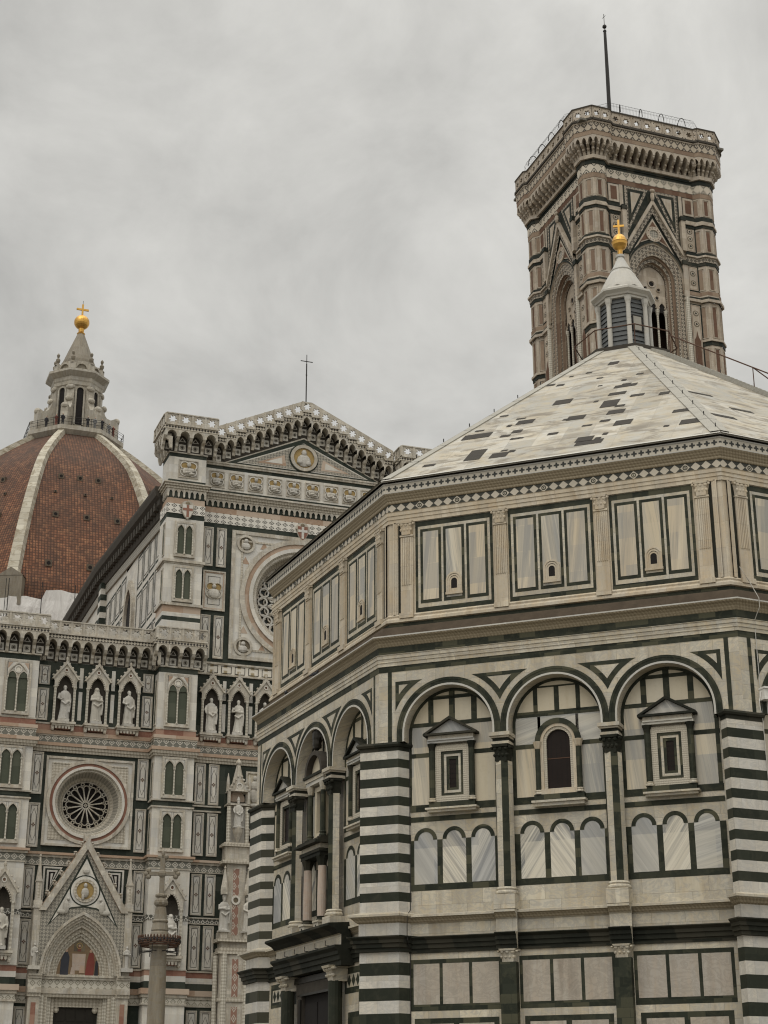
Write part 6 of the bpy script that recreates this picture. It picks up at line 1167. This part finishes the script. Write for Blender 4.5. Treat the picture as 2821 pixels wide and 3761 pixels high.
for x, z in ((-.43, 9.37), (-.43, 9.18), (-.49, 9.27), (.41, 9.37), (.41, 9.18), (.47, 9.27), (-.09, 9.78), (.09, 9.78)): M.ball((x, 0, z), (.09, .07, .085), 'CS', 7, 5)
M.ball((0, 0, 9.87), (.055, .05, .11), 'CS', 7, 5); M.build('cross', cx)
M = MB()
for z, r in ((7.10, .58), (7.16, .62), (7.22, .63), (7.28, .62)): M.tube([(r*math.cos(2*math.pi*i/28), r*math.sin(2*math.pi*i/28), z) for i in range(29)], .028, 'RU', 5)
for i in range(40):
    t = 2*math.pi*i/40; c_, s_ = math.cos(t), math.sin(t); M.ball((.62*c_, .62*s_, 7.22+.02*(i % 3)), (.05, .05, .075), 'IR', 5, 4); M.ball((.64*c_, .64*s_, 7.34), (.028, .028, .05), 'RU', 5, 4)
for i in range(8):
    t = 2*math.pi*(i+.3)/8; c_, s_ = math.cos(t), math.sin(t); M.tube([(.24*c_, .24*s_, 6.93), (.45*c_, .45*s_, 6.92), (.62*c_, .62*s_, 6.9), (.62*c_, .62*s_, 7.1)], .016, 'IR', 4); M.tube([(.62*c_, .62*s_, 6.82), (.62*c_, .62*s_, 7.02)], .014, 'IR', 4)
    M.tube([(.3*c_, .3*s_, 7.15), (.6*c_, .6*s_, 7.15)], .014, 'IR', 4)
M.build('iron_crown', cx)
# ---- marble figures
def figure(name, h, seed, m='SM', arms='fold', hood=False, beard=True, staff=False, mitre=False, lean=0.0, book=False, legs=False):
    rnd = random.Random(seed); M = MB(); N = 22; ph = rnd.random()*6; k = h/2.2
    rows = [(0.0, .34, .26), (.06, .33, .25), (.35, .31, .23), (.75, .29, .22), (1.05, .28, .21), (1.25, .27, .19), (1.5, .30, .19), (1.68, .31, .18), (1.80, .24, .15), (1.86, .12, .11), (1.92, .085, .09)]
    if legs: rows = [(0, .2, .14), (.4, .17, .13), (.9, .2, .15), (1.1, .22, .16), (1.3, .2, .14), (1.55, .27, .16), (1.72, .27, .15), (1.82, .2, .13), (1.88, .09, .09), (1.93, .085, .09)]
    P = []
    for z, rx, ry in rows:
        ring = []; fold = .05*max(0, 1-z/1.6) if not legs else .0
        for i in range(N):
            t = 2*math.pi*i/N; f = 1+fold*2.2*math.sin(5*t+ph+z*1.4)+fold*1.6*math.sin(9*t+ph*2-z*2.2); cxx = lean*math.sin(z*1.5)*.10
            ring.append(((cxx+rx*f*math.cos(t))*k, ry*f*math.sin(t)*k, z*k))
        P.append(ring)
    for A, B in zip(P[:-1], P[1:]):
        for i in range(N): M.q([A[i], A[(i+1) % N], B[(i+1) % N], B[i]], m)
    M.q(P[0][::-1], m); M.q(P[-1], m)
    hx = lean*.03; Bq = lambda c_, r: M.ball(tuple(x*k for x in c_), tuple(x*k for x in r), m, 10, 7)
    Bq((hx, .02, 2.05), (.115, .135, .155)); Bq((hx, .14, 2.03), (.03, .04, .05))
    if hood: Bq((hx, -.03, 2.05), (.17, .16, .19)); Bq((hx, -.02, 1.86), (.22, .17, .16))
    else: Bq((hx, -.03, 2.09), (.125, .13, .14))
    if beard: Bq((hx, .11, 1.93), (.075, .06, .10))
    if mitre: M.lathe(hx*k, 0, [(.13*k, 2.12*k), (.15*k, 2.25*k), (.10*k, 2.42*k), (.01, 2.58*k)], m, 8)
    tb = lambda pts, r, tp: M.tube([tuple(x*k for x in p) for p in pts], r*k, m, 8, tp*k)
    if arms == 'fold': tb([(-.29, 0, 1.68), (-.36, .10, 1.38), (-.05, .26, 1.42), (.14, .25, 1.48)], .095, .055); tb([(.29, 0, 1.68), (.36, .10, 1.36), (.08, .26, 1.34), (-.14, .26, 1.40)], .095, .055)
    elif arms == 'hold': tb([(-.29, 0, 1.68), (-.38, .06, 1.36), (-.2, .25, 1.25), (-.08, .28, 1.36)], .095, .05); tb([(.29, 0, 1.68), (.37, .03, 1.32), (.36, .16, 1.05), (.33, .2, .95)], .095, .055)
    elif arms == 'staff': tb([(-.29, 0, 1.68), (-.40, .08, 1.40), (-.36, .26, 1.15), (-.34, .30, 1.12)], .095, .055); tb([(.29, 0, 1.68), (.38, .04, 1.36), (.2, .24, 1.15), (.05, .27, 1.2)], .095, .055)
    elif arms == 'down': tb([(-.27, 0, 1.70), (-.33, .02, 1.35), (-.28, .12, 1.02), (-.2, .16, .92)], .08, .05); tb([(.27, 0, 1.70), (.33, .02, 1.38), (.15, .2, 1.3), (.02, .22, 1.4)], .08, .05)
    if not legs: tb([(.30, .05, 1.55), (.36, .10, 1.0), (.33, .12, .45)], .085, .06); tb([(-.2, .2, 1.15), (.05, .28, .95), (.28, .2, 1.2)], .07, .06); tb([(-.12, .26, .05), (-.1, .3, .02)], .07, .05); tb([(.14, .26, .05), (.12, .32, .02)], .07, .05)
    if staff: tb([(-.36, .30, .02), (-.34, .31, 1.35)], .025, .025)
    if book: M.box(-.12*k, .14*k, 1.18*k, 1.48*k, .2*k, .34*k, m, True)
    o = M.build(name); remesh(o, .034*k); return o
def stand(o, u, out, z, label, plinth=0.16, group=None, turn=0.0):
    M = MB(); M.box(-.36, .36, -plinth, .02, -.26, .32, 'SM', True); M.build('plinth', o)
    o.location = cw(u, out, z+plinth); o.rotation_euler = (0, 0, PH-math.pi/2+turn); thing(o, label, 'statue', group); return o
G1 = 'statues in the gabled niches'
stand(figure('statue', 2.28, 1, arms='hold', beard=True, lean=.6), -15.99, .22, 26.76, 'robed statue with cloak over one arm in the first niche of the left bay', group=G1)
stand(figure('statue', 2.28, 2, arms='fold', hood=True, beard=False, lean=-.4), -13.88, .22, 26.76, 'hooded statue with crossed arms in the middle niche of the left bay', group=G1)
stand(figure('statue', 2.28, 3, arms='hold', beard=True, lean=.3), -11.77, .22, 26.76, 'bald bearded statue in the niche just left of the tall buttress', group=G1, turn=.2)
stand(figure('statue', 2.28, 4, arms='staff', staff=True), -6.20, .22, 26.76, 'bearded statue with a long staff in the niche just right of the buttress', group=G1)
stand(figure('statue', 2.28, 5, arms='fold', beard=True, lean=1.2), -4.36, .22, 26.76, 'striding statue with folded arms in the niche right of the staff bearer', group=G1, turn=-.2)
stand(figure('statue', 2.28, 6, arms='fold', beard=False), -2.48, .22, 26.76, 'half hidden statue in the niche cut off by the baptistery cornice', group=G1)
stand(figure('statue', 1.75, 7, arms='staff', staff=True, mitre=True), -4.28, .85, 20.5, 'mitred bishop statue with crozier on a bracket under a gabled canopy', .06)
stand(figure('statue', 2.15, 8, arms='fold', mitre=True), -5.06, 1.0, 13.85, 'mitred statue under the left spire of the portal pier below the bishop', .08)
stand(figure('statue', 2.15, 9, arms='hold', beard=False), -3.50, 1.0, 13.85, 'robed statue under the right spire of the portal pier beside the striped pier', .08, turn=.5)
stand(figure('statue', 1.35, 10, arms='down', beard=False, legs=True), -16.83, .98, 11.2, 'small bare statue beneath the left pinnacle of the side portal', .2)
stand(figure('statue', 1.35, 11, arms='fold', beard=False, legs=True), -11.15, .98, 11.2, 'small draped statue beneath the right pinnacle of the side portal', .2)
stand(figure('statue', 2.3, 12, arms='fold', hood=True, beard=False), BU+.12, 1.5, 12.25, 'pale statue in the tabernacle behind the weathered column', .2)
stand(figure('statue', 2.3, 13, arms='hold'), -19.05, 1.5, 12.25, 'statue in the tabernacle at the left edge, mostly out of view', .2)
# dark bust over the north window of the baptistery
M = MB(); fl = lambda c_, r: M.ball(c_, r, 'BZ', 10, 7)
fl((0, 0, .52), (.27, .2, .36)); fl((0, .02, .26), (.22, .17, .3)); fl((-.2, .03, .78), (.13, .13, .13)); fl((.2, .02, .76), (.13, .12, .13)); fl((.02, .05, .98), (.12, .13, .16)); fl((.02, .07, 1.1), (.09, .09, .09))
M.tube([(.2, .02, .76), (.33, -.06, .62), (.36, -.1, .3)], .10, 'BZ', 8, .07); M.tube([(-.2, .03, .8), (-.3, .1, .95), (-.12, .14, 1.05)], .09, 'BZ', 8, .06); M.lathe(0, 0, [(.2, -.06), (.22, .02), (.16, .1), (.17, .2)], 'BZ', 10)
bu = M.build('bust'); remesh(bu, .03); place(bu, 90, 0.0, -.18, 15.20); bu.parent = None
thing(bu, 'dark weathered bronze bust standing on the round pediment under the middle arch', 'bust')
# floodlight on the pier top
M = MB(); M.box(-.42, .42, 0, .06, -.3, .3, 'WB', True); M.box(-.4, .4, .36, .42, -.3, .3, 'WB', True); M.box(-.38, -.1, .06, .36, -.25, .25, 'WB', True); M.box(-.1, .4, .1, .33, -.25, .28, 'GLS', True); M.tube([(-.2, .3, .24), (.3, .3, .24)], .1, 'WB', 8)
for x in (-.3, .3): M.tube([(x, 0, 0), (x, -.1, -.38)], .03, 'IR', 5)
M.tube([(-.4, .1, .3), (-.5, .1, -.1), (-.45, .1, -.4)], .012, 'WB', 4)
fo = M.build('floodlight'); place(fo, 180, -5.15, .02, 14.54); fo.parent = None; thing(fo, 'white boxy floodlight on the dark cap of the right corner pier', 'floodlight')
# people on the dome terrace
def person(cl_, lean, arm):
    M = MB()
    for sg in (-1, 1): M.tube([(sg*.1, 0, 0), (sg*.1, .02, .45), (sg*.09, 0, .9)], .075, cl_, 7, .10); M.tube([(sg*.2, 0, 1.42), (sg*.27, .05, 1.15), (sg*(.2 if arm else .26), .25 if arm else .1, 1.35 if arm else .88)], .06, cl_, 6, .045)
    M.lathe(0, 0, [(.02, .82), (.19, .86), (.17, 1.1), (.22, 1.38), (.15, 1.48), (.06, 1.52), (.06, 1.6)], cl_, 10); M.ball((0, .02, 1.66), (.095, .11, .13), cl_, 8, 6)
    o = M.build('person'); remesh(o, .035); return o
spots = [(-4.6, 'CLd', 'in dark clothes at the left end of the dome terrace rail'), (-3.4, 'CLr', 'in russet top left of the tall window on the dome terrace'), (-2.6, 'CLd', 'in black beside the left pillar of the dome lantern'), (.9, 'CLd', 'in black raising hands at the middle of the dome terrace'), (1.9, 'CLg', 'in grey leaning on the terrace rail right of the middle window'), (3.0, 'CLd', 'in dark coat near the right pillar of the dome lantern'), (4.2, 'CLg', 'in pale grey right of the scroll buttress on the dome terrace'), (4.9, 'CLr', 'in brown at the right end of the dome terrace rail')]
for i, (u, cl_, lb) in enumerate(spots):
    a = math.atan2(u, 6.2); p = person(cl_, 0, i % 2); k = 6.45; wu = u+DC[0]; wo = DC[1]+min(6.45, 6.45-max(0, abs(u)-2.7)*.95)
    p.location = cw(wu, wo, 94.9); p.rotation_euler = (0, 0, PH-math.pi/2); thing(p, 'tiny person '+lb, 'person', 'visitors on the dome terrace')
    hd = MB(); hd.ball((0, .06, 1.66), (.08, .08, .11), 'SK', 8, 6); hd.build('face', p)
# pigeons
def pigeon(loc, rz, lb):
    M = MB(); M.ball((0, 0, .12), (.07, .14, .075), 'FE', 8, 6); M.ball((0, .13, .22), (.04, .045, .045), 'FE', 8, 5); M.tube([(0, .08, .14), (0, .13, .21)], .045, 'FE', 6, .035); M.tube([(0, -.1, .11), (0, -.26, .08)], .04, 'FE', 5, .03); M.tube([(0, .16, .22), (0, .2, .21)], .012, 'RU', 4, .004)
    for sg in (-1, 1): M.tube([(sg*.03, 0, .08), (sg*.03, .01, 0)], .012, 'RU', 4)
    o = M.build('pigeon'); o.location = loc; o.rotation_euler = (0, 0, rz); thing(o, lb, 'pigeon')
pigeon((2.68, 15.02, 17.90), 1.2, 'dark pigeon perched on the main cornice near the far corner of the baptistery')
pigeon((-.4, 15.02, 17.90), -1.0, 'pigeon on the main cornice above the middle arch of the doorway side')
